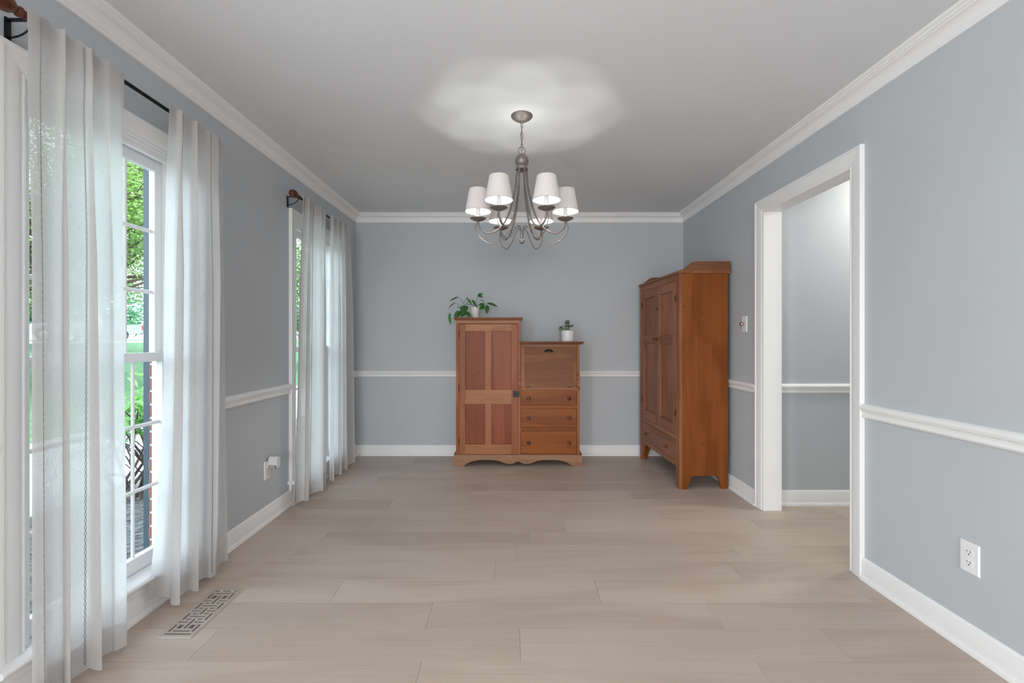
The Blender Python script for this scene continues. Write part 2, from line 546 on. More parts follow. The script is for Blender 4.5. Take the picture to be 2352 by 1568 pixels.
# ceiling
struct(MB().box(XL - 0.3, XH1 + 0.1, YF - 0.15, YB + 0.15, H, H + 0.12).build('ceiling', M['ceiling']), 'smooth flat white ceiling of the dining room', 'ceiling')

# walls
WY = [(1.392, 2.262), (3.243, 4.103)]      # casing outer edges of the two windows
CW = 0.088                              # casing width
WT, WB = 2.108 - CW, 0.172              # window opening top / stool top
def window_open(i): return WY[i][0] + CW, WY[i][1] - CW
b = MB()
ys = [YF]
for i in range(2):
    a, c = window_open(i)
    b.box(XL, WO, ys[-1], a, 0, H)
    b.box(XL, WO, a, c, 0, WB - 0.02)
    b.box(XL, WO, a, c, WT, H)
    ys.append(c)
b.box(XL, WO, ys[-1], YB + 0.12, 0, H)
struct(b.build('wall_left', M['wall']), 'blue-grey painted wall with two tall curtained windows', 'wall')
struct(MB().box(XL, XR + 0.115, YB, YB + 0.12, 0, H).build('wall_back', M['wall']), 'blue-grey painted end wall behind the secretary cabinet', 'wall')
b = MB()
b.box(XR, XH0, YF, DY0 - 0.018, 0, H)
b.box(XR, XH0, DY1 + 0.018, YB, 0, H)
b.box(XR, XH0, DY0 - 0.018, DY1 + 0.018, DZ + 0.018, H)
struct(b.build('wall_right', M['wall']), 'blue-grey painted wall with white cased opening to hall', 'wall')
b = MB()
rx0, rx1, rz0, rz1 = -0.8, 1.0, 0.85, 2.05  # unseen opening added to let fill light in
b.box(XL - 0.1, rx0, YF - 0.12, YF, 0, H); b.box(rx1, XR + 0.115, YF - 0.12, YF, 0, H)
b.box(rx0, rx1, YF - 0.12, YF, 0, rz0); b.box(rx0, rx1, YF - 0.12, YF, rz1, H)
struct(b.build('wall_rear', M['wall']), 'blue-grey wall with an added fill light opening behind the camera', 'wall')
struct(MB().box(XH0, XH1 + 0.1, YH1, YH1 + 0.12, 0, H).build('wall_hall_far', M['wall']), 'pale hall wall seen through the cased opening', 'wall')
struct(MB().box(XH0, XH1 + 0.1, YH0 - 0.12, YH0, 0, H).build('wall_hall_near', M['wall']), 'hall wall hidden beside the cased opening', 'wall')
struct(MB().box(XH1, XH1 + 0.1, YH0, YH1, 0, H).build('wall_hall_end', M['wall']), 'end wall of the hall beyond the opening', 'wall')

# straight mouldings: profile (out, z) swept from a to b along the wall
def moulding(prof, a, bb, nrm, m0=0, m1=0):
    """a, bb: floor points on the wall face; nrm: unit normal into the room; m0/m1: +1 mitre of an inside corner"""
    a = Vector(a); bb = Vector(bb); d = (bb - a).normalized(); n = Vector(nrm)
    pa = [(a + n * o + d * (o * m0)) + Vector((0, 0, z)) for o, z in prof]
    pb = [(bb + n * o - d * (o * m1)) + Vector((0, 0, z)) for o, z in prof]
    return MB().strip(pa, pb)

crown = [(0, H - 0.088), (0.010, H - 0.088), (0.012, H - 0.078), (0.008, H - 0.074), (0.010, H - 0.070)]
for k in range(9):                       # cove
    a = pi / 2 * k / 8
    crown.append((0.012 + 0.034 * (1 - cos(a)), H - 0.068 + 0.036 * sin(a)))
crown += [(0.046, H - 0.026), (0.054, H - 0.024), (0.056, H - 0.018), (0.054, H - 0.014), (0.060, H - 0.012), (0.065, H - 0.006), (0.066, H), (0, H)]
base = [(0, 0), (0.026, 0), (0.026, 0.010), (0.022, 0.018), (0.015, 0.021), (0.015, 0.082), (0.012, 0.087), (0.012, 0.091), (0.007, 0.101), (0.004, 0.105), (0, 0.105)]
rail = [(0, 0.790), (0.006, 0.790), (0.014, 0.795), (0.017, 0.802), (0.014, 0.809), (0.010, 0.811), (0.010, 0.815), (0.013, 0.818), (0.013, 0.822),
        (0.017, 0.824), (0.024, 0.834), (0.026, 0.843), (0.022, 0.852), (0.014, 0.858), (0.006, 0.861), (0, 0.861)]

def mould(name, prof, a, bb, n, m0, m1, label, cat):
    o = moulding(prof, a, bb, n, m0, m1).build(name, M['trim'], smooth=35)
    return struct(o, label, cat)
mould('trim_1', crown, (XL, YF, 0), (XL, YB, 0), (1, 0, 0), 1, 1, 'white crown moulding above the curtained windows', 'moulding')
mould('trim_2', crown, (XL, YB, 0), (XR, YB, 0), (0, -1, 0), 1, 1, 'white crown moulding across the end wall', 'moulding')
mould('trim_3', crown, (XR, YB, 0), (XR, YF, 0), (-1, 0, 0), 1, 1, 'white crown moulding above the cased opening', 'moulding')
w0a, w0b, w1a, w1b = WY[0][0], WY[0][1], WY[1][0], WY[1][1]
DC0, DC1 = DY0 - 0.092, DY1 + 0.100      # outer edges of the door casing
mould('trim_4', rail, (XL, w0b, 0), (XL, w1a, 0), (1, 0, 0), 0, 0, 'white chair rail between the two curtained windows', 'chair rail')
mould('trim_5', rail, (XL, w1b, 0), (XL, YB, 0), (1, 0, 0), 0, 1, 'short white chair rail behind the far curtain', 'chair rail')
mould('trim_6', rail, (XL, YB, 0), (XR, YB, 0), (0, -1, 0), 1, 1, 'white chair rail across the end wall', 'chair rail')
mould('trim_7', rail, (XR, YB, 0), (XR, DC1, 0), (-1, 0, 0), 1, 0, 'white chair rail between wardrobe and cased opening', 'chair rail')
mould('trim_8', rail, (XR, DC0, 0), (XR, YF, 0), (-1, 0, 0), 0, 0, 'white chair rail above the wall outlet at right', 'chair rail')
mould('trim_9', rail, (XH0, YH1, 0), (XH1, YH1, 0), (0, -1, 0), 0, 1, 'white chair rail on the hall wall', 'chair rail')
mould('trim_10', rail, (XL, YF, 0), (XL, w0a, 0), (1, 0, 0), 0, 0, 'white chair rail before the near window', 'chair rail')
mould('baseboard_left', base, (XL, YF, 0), (XL, YB, 0), (1, 0, 0), 0, 1, 'white baseboard running under the two windows', 'baseboard')
mould('baseboard_back', base, (XL, YB, 0), (XR, YB, 0), (0, -1, 0), 1, 1, 'white baseboard along the end wall behind the cabinet', 'baseboard')
mould('baseboard_right_far', base, (XR, YB, 0), (XR, DC1, 0), (-1, 0, 0), 1, 0, 'white baseboard between wardrobe and cased opening', 'baseboard')
mould('baseboard_right', base, (XR, DC0, 0), (XR, YF, 0), (-1, 0, 0), 0, 0, 'white baseboard below the wall outlet at right', 'baseboard')
mould('baseboard_hall', base, (XH0, YH1, 0), (XH1, YH1, 0), (0, -1, 0), 0, 1, 'white baseboard along the hall wall', 'baseboard')

# casing profile: (distance from the inner edge, thickness)
cas = [(0, 0), (0, 0.008), (0.004, 0.011), (0.009, 0.011), (0.012, 0.008), (0.016, 0.008), (0.022, 0.013), (0.028, 0.015), (0.060, 0.018), (0.076, 0.018), (0.078, 0.022), (0.090, 0.022), (0.092, 0.018), (0.092, 0)]
def casing(xp, nx, y0, y1, zt, zb, wa, wb, wt, mat, parent, head=True):
    """mitred casing on the plane x = xp around y0..y1, up to zt; wa, wb, wt: widths of near leg, far leg and head"""
    def sc(p, wd): return [(a * wd / 0.092, t) for a, t in p]
    pn, pf, ph = sc(cas, wa), sc(cas, wb), sc(cas, wt)
    X = lambda t: xp + nx * t
    MB().strip([(X(t), y0 - a, zb) for a, t in pn], [(X(t), y0 - a, zt + h[0]) for (a, t), h in zip(pn, ph)]).build('casing', mat, parent, smooth=30)
    MB().strip([(X(t), y1 + a, zb) for a, t in pf], [(X(t), y1 + a, zt + h[0]) for (a, t), h in zip(pf, ph)]).build('casing', mat, parent, smooth=30)
    MB().strip([(X(t), y0 - n[0], zt + a) for (a, t), n in zip(ph, pn)], [(X(t), y1 + f[0], zt + a) for (a, t), f in zip(ph, pf)]).build('casing', mat, parent, smooth=30)

# cased opening in the right wall
d1 = struct(empty('door_1', (XR, DY0, 0)), 'white cased doorless opening between dining room and hall', 'doorway')
casing(XR, -1, DY0, DY1, DZ, 0, 0.088, 0.100, 0.092, M['trim'], d1)
MB().box(XR - 0.001, XH0 + 0.002, DY0 - 0.018, DY0 - 0.004, 0, DZ + 0.018).build('jamb', M['trim'], d1, bevel=0.0015)
MB().box(XR - 0.001, XH0 + 0.002, DY1 + 0.004, DY1 + 0.018, 0, DZ + 0.018).build('jamb', M['trim'], d1, bevel=0.0015)
MB().box(XR - 0.001, XH0 + 0.002, DY0 - 0.004, DY1 + 0.004, DZ + 0.004, DZ + 0.018).build('head_jamb', M['trim'], d1, bevel=0.0015)

# ------------------------------------------------------------------ windows
def window(i):
    y0, y1 = window_open(i)
    r = struct(empty('window_%d' % (i + 1), (XL, (y0 + y1) / 2, 0)),
               ['tall white double-hung window behind the near curtains', 'tall white double-hung window behind the far curtains'][i], 'window')
    T = M['trim']
    casing(XL, 1, y0, y1, WT, WB, CW, CW, CW, T, r)
    # jamb liner
    MB().box(XL - 0.001, WO - 0.012, y0 - 0.001, y0 + 0.014, WB, WT).build('jamb', T, r, bevel=0.001)
    MB().box(XL - 0.001, WO - 0.012, y1 - 0.014, y1 + 0.001, WB, WT).build('jamb', T, r, bevel=0.001)
    MB().box(XL - 0.001, WO - 0.012, y0 + 0.014, y1 - 0.014, WT - 0.014, WT).build('head_jamb', T, r, bevel=0.001)
    # stops
    st = MB()
    for yy in (y0 + 0.014, y1 - 0.026): st.box(XL - 0.022, XL - 0.006, yy, yy + 0.012, WB, WT - 0.014)
    st.box(XL - 0.022, XL - 0.006, y0 + 0.026, y1 - 0.026, WT - 0.034, WT - 0.014)
    st.build('stop', T, r, bevel=0.002)
    # stool and apron
    MB().prism([(XL - 0.10, WB - 0.022), (XL + 0.046, WB - 0.022), (XL + 0.054, WB - 0.017), (XL + 0.056, WB - 0.010), (XL + 0.052, WB - 0.003), (XL + 0.044, WB), (XL - 0.10, WB)],
               WY[i][0] - 0.018, WY[i][1] + 0.018, 'y').build('stool', T, r, smooth=40)
    MB().prism([(XL, 0.100), (XL + 0.015, 0.100), (XL + 0.016, 0.112), (XL + 0.011, 0.120), (XL + 0.018, 0.124), (XL + 0.020, WB - 0.022), (XL, WB - 0.022)],
               WY[i][0] + 0.004, WY[i][1] - 0.004, 'y').build('apron', T, r, smooth=30)
    # sashes: lower inside, upper outside
    g0, g1 = y0 + 0.014, y1 - 0.014
    sw = 0.042
    for nm, xa, xb, za, zb, rb, rt in (('lower_sash', XL - 0.036, XL - 0.066, WB + 0.002, 1.118, 0.062, 0.040), ('upper_sash', XL - 0.072, XL - 0.100, 1.075, WT - 0.016, 0.040, 0.048)):
        s = MB()
        s.box(xa, xb, g0, g0 + sw, za, zb); s.box(xa, xb, g1 - sw, g1, za, zb)
        s.box(xa, xb, g0 + sw, g1 - sw, za, za + rb); s.box(xa, xb, g0 + sw, g1 - sw, zb - rt, zb)
        so = s.build(nm, T, r, bevel=0.003)
        xm = xb + 0.009
        yy0, yy1, z0, z1 = g0 + sw, g1 - sw, za + rb, zb - rt
        MB().box(xm - 0.002, xm + 0.002, yy0 - 0.006, yy1 + 0.006, z0 - 0.006, z1 + 0.006).build('pane', M['glass'], so)
        for k in range(1, 4):
            yc = yy0 + (yy1 - yy0) * k / 4
            MB().prism([(xm + 0.009, yc - 0.004), (xm + 0.003, yc - 0.009), (xm + 0.0022, yc - 0.009), (xm + 0.0022, yc + 0.009), (xm + 0.003, yc + 0.009), (xm + 0.009, yc + 0.004)], z0, z1, 'z').build('muntin', T, so)
        for k in range(1, 3):
            zc = z0 + (z1 - z0) * k / 3
            MB().prism([(xm + 0.010, zc - 0.004), (xm + 0.003, zc - 0.009), (xm + 0.0022, zc - 0.009), (xm + 0.0022, zc + 0.009), (xm + 0.003, zc + 0.009), (xm + 0.010, zc + 0.004)], yy0, yy1, 'y').build('muntin', T, so)
    lk = MB().box(XL - 0.050, XL - 0.062, (y0 + y1) / 2 - 0.03, (y0 + y1) / 2 + 0.03, 1.118, 1.126)
    lk.lathe([(0.012, 1.126), (0.012, 1.136), (0.0, 1.138)], (XL - 0.056, (y0 + y1) / 2, 0), 12)
    lk.build('sash_lock', M['plate'], r, smooth=40)
for i in range(2): window(i)

# brick veneer outside, with the return of each window opening
vx0, vx1 = WO - 0.008, WO - 0.046
b = MB()
segs = [(YF - 0.1, window_open(0)[0] - 0.028), (window_open(0)[1] + 0.011, window_open(1)[0] - 0.028), (window_open(1)[1] + 0.011, YB + 0.2)]
for a, c in segs: b.box(vx0, vx1 + 0.002, a + 0.002, c - 0.002 if c < YB else c, -0.5, H + 0.3)
for i in range(2):
    a, c = window_open(i)
    b.box(vx0, vx1 + 0.004, a - 0.028, c + 0.011, WT + 0.03, H + 0.3); b.box(vx0, vx1 + 0.004, a - 0.028, c + 0.011, -0.5, WB - 0.05)
bw = struct(b.build('wall_exterior', M['mortar']), 'red brick outer wall seen at the edge of the near window', 'wall')
bl, bh, bp = 0.195, 0.0555, 0.0645
bricks = {}
def brick(y0, y1, z):
    key = round(y1 - y0, 3)
    if key not in bricks:
        q = MB().box(vx0 - 0.001, vx1, 0, y1 - y0, 0, bh)
        bricks[key] = q.mesh('brick', M['brick'], bevel=0.003)
    o = bpy.data.objects.new('brick', bricks[key]); COL.objects.link(o); o.parent = bw
    o.location = (random.uniform(-0.002, 0.002), y0, z)
for i in range(2):
    c = window_open(i)[1] + 0.011
    for k in range(31):
        z = 0.16 + bp * k
        brick(c, c + (bl if k % 2 else bl / 2 - 0.005), z)
# shutters
for i in range(2):
    c = window_open(i)[1] + 0.016
    sh = empty('shutter', (vx1 - 0.002, c, 0))
    f = MB(); x0, x1 = vx1 - 0.003, vx1 - 0.030
    f.box(x0, x1, c, c + 0.05, WB, WT); f.box(x0, x1, c + 0.31, c + 0.36, WB, WT)
    for z0, z1 in ((WB, WB + 0.08), (1.08, 1.15), (WT - 0.07, WT)): f.box(x0, x1, c + 0.05, c + 0.31, z0, z1)
    f.build('frame', M['shutter'], sh)
    s = MB()
    for za, zb in ((WB + 0.08, 1.08), (1.15, WT - 0.07)):
        k = za + 0.01
        while k < zb - 0.04:
            s.add([(x0, c + 0.05, k + 0.03), (x0, c + 0.31, k + 0.03), (x1 + 0.004, c + 0.31, k), (x1 + 0.004, c + 0.05, k),
                   (x0, c + 0.05, k + 0.037), (x0, c + 0.31, k + 0.037), (x1 + 0.004, c + 0.31, k + 0.007), (x1 + 0.004, c + 0.05, k + 0.007)],
                  [(0, 1, 2, 3), (4, 7, 6, 5), (0, 4, 5, 1), (1, 5, 6, 2), (2, 6, 7, 3), (3, 7, 4, 0)])
            k += 0.042
    tag(s.build('louvre_panel', M['shutter'], sh), kind='stuff')
    tag(sh, ['dark slate louvred shutter outside the near window', 'dark slate louvred shutter outside the far window'][i], 'shutter')

# ------------------------------------------------------------------ garden
GX = vx1
def gz(d):
    if d < 5: return -0.35
    if d < 22: return -0.35 + 1.36 * (d - 5) / 17
    return 1.01
def ground(name, d0, d1, mat, z_off, label, cat, y0=-25, y1=70, nx=12, ny=24):
    b = MB(); vs = []; fs = []
    for i in range(nx + 1):
        d = d0 + (d1 - d0) * i / nx
        for j in range(ny + 1):
            vs.append((GX - d, y0 + (y1 - y0) * j / ny, gz(d) + z_off))
    for i in range(nx):
        for j in range(ny):
            fs.append((i * (ny + 1) + j, i * (ny + 1) + j + 1, (i + 1) * (ny + 1) + j + 1, (i + 1) * (ny + 1) + j))
    b.add(vs, fs)
    return struct(b.build(name, mat, smooth=60), label, cat)
ground('lawn', 5.2, 21.2, M['lawn'], 0, 'green lawn sloping up to the street', 'lawn', nx=16)
ground('mulch_bed', -0.1, 2.4, M['mulch'], 0.0, 'dark mulch bed under the shrub outside the window', 'ground')
ground('walkway', 2.4, 5.2, M['concrete'], 0.0, 'pale concrete walkway beyond the shrub', 'pavement')
ground('street', 21.2, 30, M['concrete'], 0.0, 'pale street where the pickup is parked', 'road')
ground('far_lawn', 30, 90, M['lawn'], 0.0, 'lawn on the far side of the street', 'lawn', nx=4)

def leaf_quad(c, nrm, up, L, W):
    n = nrm.normalized(); u = (up - n * up.dot(n)).normalized(); s = n.cross(u)
    a = c; t = c + u * L
    return [a, c + u * (L * 0.45) + s * W / 2 - n * (W * 0.12), t, c + u * (L * 0.45) - s * W / 2 - n * (W * 0.12)]
def rv(rng): return Vector((rng.uniform(-1, 1), rng.uniform(-1, 1), rng.uniform(-1, 1)))
def tree(name, x, y, trunk_h, clumps, n, size, mat, label, group=None, seed=1):
    rng = random.Random(seed)
    z0 = gz(GX - x)
    r = empty(name, (x, y, z0))
    tb = MB()
    tb.tube([(x, y, z0 - 0.05), (x + 0.05, y, z0 + trunk_h * 0.5), (x, y + 0.05, z0 + trunk_h)], [0.2, 0.15, 0.1], 10)
    tb.build('trunk', M['bark'], r, smooth=60)
    bb = MB()
    for (cx, cy, cz, rr) in clumps:
        p0 = Vector((x, y, z0 + trunk_h * rng.uniform(0.5, 0.95))); p1 = Vector((x + cx, y + cy, z0 + cz))
        mid = (p0 + p1) / 2 + rv(rng) * 0.2
        bb.tube(spline([p0, mid, p1], 4), [0.06 - 0.045 * q / 8 for q in range(9)], 6)
        for q in range(5):
            e = p1 + rv(rng).normalized() * rr * 0.85
            bb.tube([p1, (p1 + e) / 2 + rv(rng) * 0.08, e], [0.016, 0.01, 0.004], 4)
    bb.build('branches', M['bark'], r)
    vs = []; fs = []
    tot = sum(c[3] ** 2 for c in clumps)
    for (cx, cy, cz, rr) in clumps:
        for q in range(int(n * rr * rr / tot)):
            d = rv(rng).normalized() * rr * (rng.random() ** 0.4)
            d.z *= 0.75
            p = Vector((x + cx, y + cy, z0 + cz)) + d
            nn = Vector((rng.gauss(0, 0.5), rng.gauss(0, 0.5), 1)) 
            u = Vector((rng.uniform(-1, 1), rng.uniform(-1, 1), rng.uniform(-0.9, 0.2)))
            i = len(vs)
            vs += leaf_quad(p, nn, u, size * rng.uniform(0.7, 1.3), size * rng.uniform(0.5, 0.8))
            fs += [(i, i + 1, i + 2), (i, i + 2, i + 3)]
    bx = MB(); bx.v = [tuple(p) for p in vs]; bx.f = fs
    me = bpy.data.meshes.new('crown'); me.from_pydata([(p[0] - x, p[1] - y, p[2] - z0) for p in bx.v], [], fs); me.materials.append(mat)
    o = bpy.data.objects.new('crown', me); COL.objects.link(o); o.parent = r
    o['kind'] = 'stuff'
    tag(r, label, 'tree', group)
rg = random.Random(3)
def blob(R, h0, h1, k, seed):
    g = random.Random(seed); out = []
    for i in range(k):
        a = g.uniform(0, 2 * pi); q = R * sqrt(g.random())
        out.append((q * cos(a), q * sin(a), g.uniform(h0, h1), g.uniform(0.7, 1.15) * R * 0.42))
    return out
tree('leafy_tree', -11.3, 11.3, 3.6, blob(3.7, 2.45, 7.6, 52, 5), 95000, 0.078, M['tree_leaf'], 'sunlit bright green tree seen through the near window', seed=2)
tree('leafy_tree', -8.6, 20.8, 3.2, blob(2.8, 1.7, 5.6, 18, 6), 14000, 0.13, M['tree_leaf'], 'bright green tree beyond the far window', seed=3)
tree('leafy_tree', -10.5, 2.4, 3.4, blob(2.9, 2.0, 5.8, 16, 8), 9000, 0.15, M['tree_leaf'], 'green tree behind the near left curtain', seed=4)
tree('leafy_tree', -18.9, 20.6, 3.4, blob(3.2, 2.6, 6.8, 36, 9), 42000, 0.11, M['tree_leaf'], 'leafy tree on the lawn in front of the pickup', seed=9)
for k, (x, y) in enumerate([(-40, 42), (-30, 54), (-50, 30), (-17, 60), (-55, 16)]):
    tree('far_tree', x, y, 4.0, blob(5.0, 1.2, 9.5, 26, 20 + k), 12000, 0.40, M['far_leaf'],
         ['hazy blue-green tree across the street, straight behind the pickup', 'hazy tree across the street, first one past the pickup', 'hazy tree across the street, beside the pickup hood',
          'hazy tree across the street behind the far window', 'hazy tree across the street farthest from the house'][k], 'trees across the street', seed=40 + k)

# shrub outside the near window
sx, sy = -3.62, 4.35
rs = random.Random(12)
sh = empty('garden_shrub', (sx, sy, -0.35))
tag(sh, 'leggy shrub with bright green leaves outside the near window', 'shrub')
tips = []
br = MB()
for k in range(13):
    a = rs.uniform(0, 2 * pi); q = rs.uniform(0.1, 0.6)
    p0 = Vector((sx + rs.uniform(-.15, .15), sy + rs.uniform(-.15, .15), -0.36))
    p2 = Vector((sx + q * cos(a), sy + q * sin(a), rs.uniform(0.45, 0.75)))
    p1 = (p0 + p2) / 2 + Vector((rs.uniform(-.2, .2), rs.uniform(-.2, .2), 0))
    br.tube(spline([p0, p1, p2], 6), [0.016 - 0.010 * i / 12 for i in range(13)], 6)
    tips.append(p2)
    for j in range(3):
        s0 = p0.lerp(p1, rs.uniform(0.5, 1.0)); e = s0 + Vector((rs.uniform(-.35, .35), rs.uniform(-.35, .35), rs.uniform(0.15, 0.5)))
        br.tube(spline([s0, (s0 + e) / 2 + rv(rs) * 0.05, e], 4), [0.008 - 0.005 * i / 8 for i in range(9)], 5)
        tips.append(e)
br.build('branches', M['bark'], sh, smooth=60)
def leaf_mesh(name, mat, L=1.0, W=0.5, fold=0.12, droop=0.15, n=6):
    """pointed oval leaf from the origin along +Y, face up +Z"""
    b = MB(); vs = []; fs = []
    prof = lambda t: sin(pi * min(1, t) ** 0.72) ** 0.85 if 0 < t < 1 else 0
    for i in range(n + 1):
        t = i / n
        hw = W / 2 * prof(t); z = -droop * t * t * L
        y = t * L * (1 - 0.15 * droop * t)
        vs += [(-hw, y, z + fold * hw * 2 * 0.5), (0, y, z), (hw, y, z + fold * hw * 2 * 0.5)]
    for i in range(n):
        a = i * 3
        fs += [(a, a + 1, a + 4, a + 3), (a + 1, a + 2, a + 5, a + 4)]
    b.add(vs, fs)
    return b.mesh(name, mat, smooth=80)
def orient(tip, nrm):
    t = tip.normalized(); n = (nrm - t * nrm.dot(t))
    if n.length < 1e-4: n = Vector((1, 0, 0)) - t * t.x
    n.normalize(); s = t.cross(n)
    return Matrix(((s.x, t.x, n.x), (s.y, t.y, n.y), (s.z, t.z, n.z))).to_quaternion()
slm = leaf_mesh('leaf', M['shrub_leaf'], 1.0, 0.52, 0.2, 0.25)
vs = []; fs = []
cnt = 0
for k in range(420):
    t = rs.choice(tips)
    p = t + rv(rs) * 0.20; p.z = max(p.z, 0.36 + rs.uniform(-0.06, 0.1))
    if p.z > 0.98: p.z = rs.uniform(0.5, 0.98)
    d = Vector((rs.uniform(-1, 1), rs.uniform(-1, 1), rs.uniform(-0.6, 0.3)))
    if p.z > 0.45 and cnt < 90 and p.x + p.y * 0 > sx - 0.35:
        o = bpy.data.objects.new('leaf', slm); COL.objects.link(o); o.parent = sh
        o.location = p - Vector(sh.location)
        o.rotation_mode = 'QUATERNION'; o.rotation_quaternion = orient(d, Vector((rs.gauss(0, .3), rs.gauss(0, .3), 1)))
        L = rs.uniform(0.10, 0.17); o.scale = (L, L, L)
        cnt += 1
    else:
        i = len(vs); vs += leaf_quad(p, Vector((rs.gauss(0, .5), rs.gauss(0, .5), 1)), d, 0.11, 0.05); fs += [(i, i + 1, i + 2), (i, i + 2, i + 3)]
lb = MB(); lb.v = [tuple(p) for p in vs]; lb.f = fs
tag(lb.build('foliage', M['shrub_leaf'], sh), kind='stuff')

# parked pickup across the lawn
def pickup():
    loc = Vector((-24.3, 30.2, 1.01))
    r = empty('pickup_truck', loc, radians(180 + 38.6))
    P = M['truck_paint']
    # local: +X forward (left in the view), origin at the tail's middle
    b = MB()
    side = [(0.05, 0.52), (0.0, 0.62), (0.0, 1.05), (2.02, 1.08), (2.02, 0.42), (1.62, 0.42)]
    arch = [(1.62 - 0.0 - 0.0, 0.42)]
    for k in range(9):
        a = pi * k / 8
        arch.append((1.18 + 0.44 * cos(a), 0.40 + 0.42 * sin(a)))
    poly = side[:5] + arch + [(0.62, 0.46)]
    b.prism(poly, -0.96, -0.90, 'y'); b.prism(poly, 0.90, 0.96, 'y')
    b.box(0.02, 2.0, -0.9, 0.9, 0.58, 0.66)
    b.build('bed', P, r, local=True, smooth=30)
    t = MB().box(-0.03, 0.03, -0.90, 0.90, 0.60, 1.06).build('tailgate', P, r, local=True, bevel=0.02)
    MB().box(-0.16, -0.02, -0.93, 0.93, 0.42, 0.60).build('rear_bumper', M['chrome'], r, local=True, bevel=0.03)
    for s in (-1, 1):
        MB().box(-0.02, 0.12, s * 0.90, s * 0.975, 0.72, 1.02).build('tail_lamp', M['tail'], r, local=True, bevel=0.01)
    c = MB()
    prof = [(2.02, 0.42), (2.02, 1.10), (2.12, 1.20), (2.35, 1.74), (3.25, 1.76), (3.80, 1.20), (5.05, 1.06), (5.30, 0.92), (5.32, 0.45), (4.95, 0.42)]
    for k in range(9):
        a = pi * k / 8
        prof.append((4.52 + 0.43 * cos(a), 0.40 + 0.42 * sin(a)))
    prof += [(4.05, 0.42)]
    c.prism(prof, -0.94, 0.94, 'y')
    c.build('cab', P, r, local=True, smooth=30, bevel=0.02)
    for s in (-1, 1):
        MB().prism([(2.25, 1.22), (2.42, 1.66), (3.18, 1.68), (3.62, 1.22)], s * 0.935, s * 0.95, 'y').build('side_window', M['truck_glass'], r, local=True)
        for xx in (1.18, 4.52):
            wl = MB().lathe([(0.0, -0.11), (0.34, -0.11), (0.38, -0.07), (0.38, 0.07), (0.34, 0.11), (0.0, 0.11)], (xx, s * 0.84, 0.38), 24, 'y').build('wheel', M['rubber'], r, local=True, smooth=40)
            MB().lathe([(0.0, 0.0), (0.20, 0.0), (0.23, 0.02 * s), (0.0, 0.03 * s)], (xx, s * 0.95, 0.38), 16, 'y').build('rim', M['chrome'], wl, local=True, smooth=40)
    tag(r, 'silver pickup with red tail lamp parked on the street outside', 'truck')
pickup()

# ------------------------------------------------------------------ curtain rods
ROD_X, ROD_Z = -1.490, 2.168
def rod(i, y0, y1):
    r = empty('curtain_rod', (ROD_X, y0, ROD_Z))
    tag(r, ['black curtain rod with brown wooden finials over the near window', 'black curtain rod with dark wooden finials over the far window'][i], 'curtain rod', 'curtain rods over the windows')
    MB().tube([(ROD_X, y0, ROD_Z), (ROD_X, y1, ROD_Z)], 0.0078, 14).build('pole', M['iron'], r, smooth=40)
    prof = [(0.0, -0.110), (0.010, -0.108), (0.019, -0.100), (0.025, -0.088), (0.0275, -0.074), (0.0265, -0.060), (0.022, -0.046), (0.015, -0.036), (0.0115, -0.031), (0.0135, -0.028),
            (0.0165, -0.023), (0.0165, -0.018), (0.0125, -0.014), (0.0115, -0.010), (0.0135, -0.006), (0.0135, 0.0), (0.0, 0.0)]
    MB().lathe(prof, (ROD_X, y0, ROD_Z), 24, 'y').build('finial', M['finial'], r, smooth=50)
    MB().lathe([(0.0, 0.004), (0.0076, 0.004), (0.0088, 0.002), (0.0088, -0.006), (0.0, -0.006)][::-1], (ROD_X, y1, ROD_Z), 20, 'y').build('end_cap', M['iron'], r, smooth=40)
    for s, yy in ((1, y0),):
        MB().lathe([(0.0120, -0.001), (0.0120, 0.022), (0.0085, 0.024)] if s > 0 else [(0.0085, -0.024), (0.0120, -0.022), (0.0120, 0.001)], (ROD_X, yy, ROD_Z), 20, 'y').build('ferrule', M['iron'], r, smooth=40)
    for yy in (y0 + 0.03, y1 - 0.10):
        b = MB()
        b.box(XL, XL + 0.006, yy - 0.008, yy + 0.008, ROD_Z - 0.062, ROD_Z + 0.016)
        b.box(XL + 0.003, ROD_X + 0.004, yy - 0.006, yy + 0.006, ROD_Z + 0.0075, ROD_Z + 0.0125)
        b.tube([(XL + 0.004 + 0.075 * sin(t), yy, ROD_Z - 0.046 + 0.052 * (1 - cos(t))) for t in [pi / 2 * k / 8 for k in range(9)]], 0.0028, 6)
        b.build('bracket', M['iron'], r)
rod(0, 1.402, 2.30)
rod(1, 3.19, 4.11)

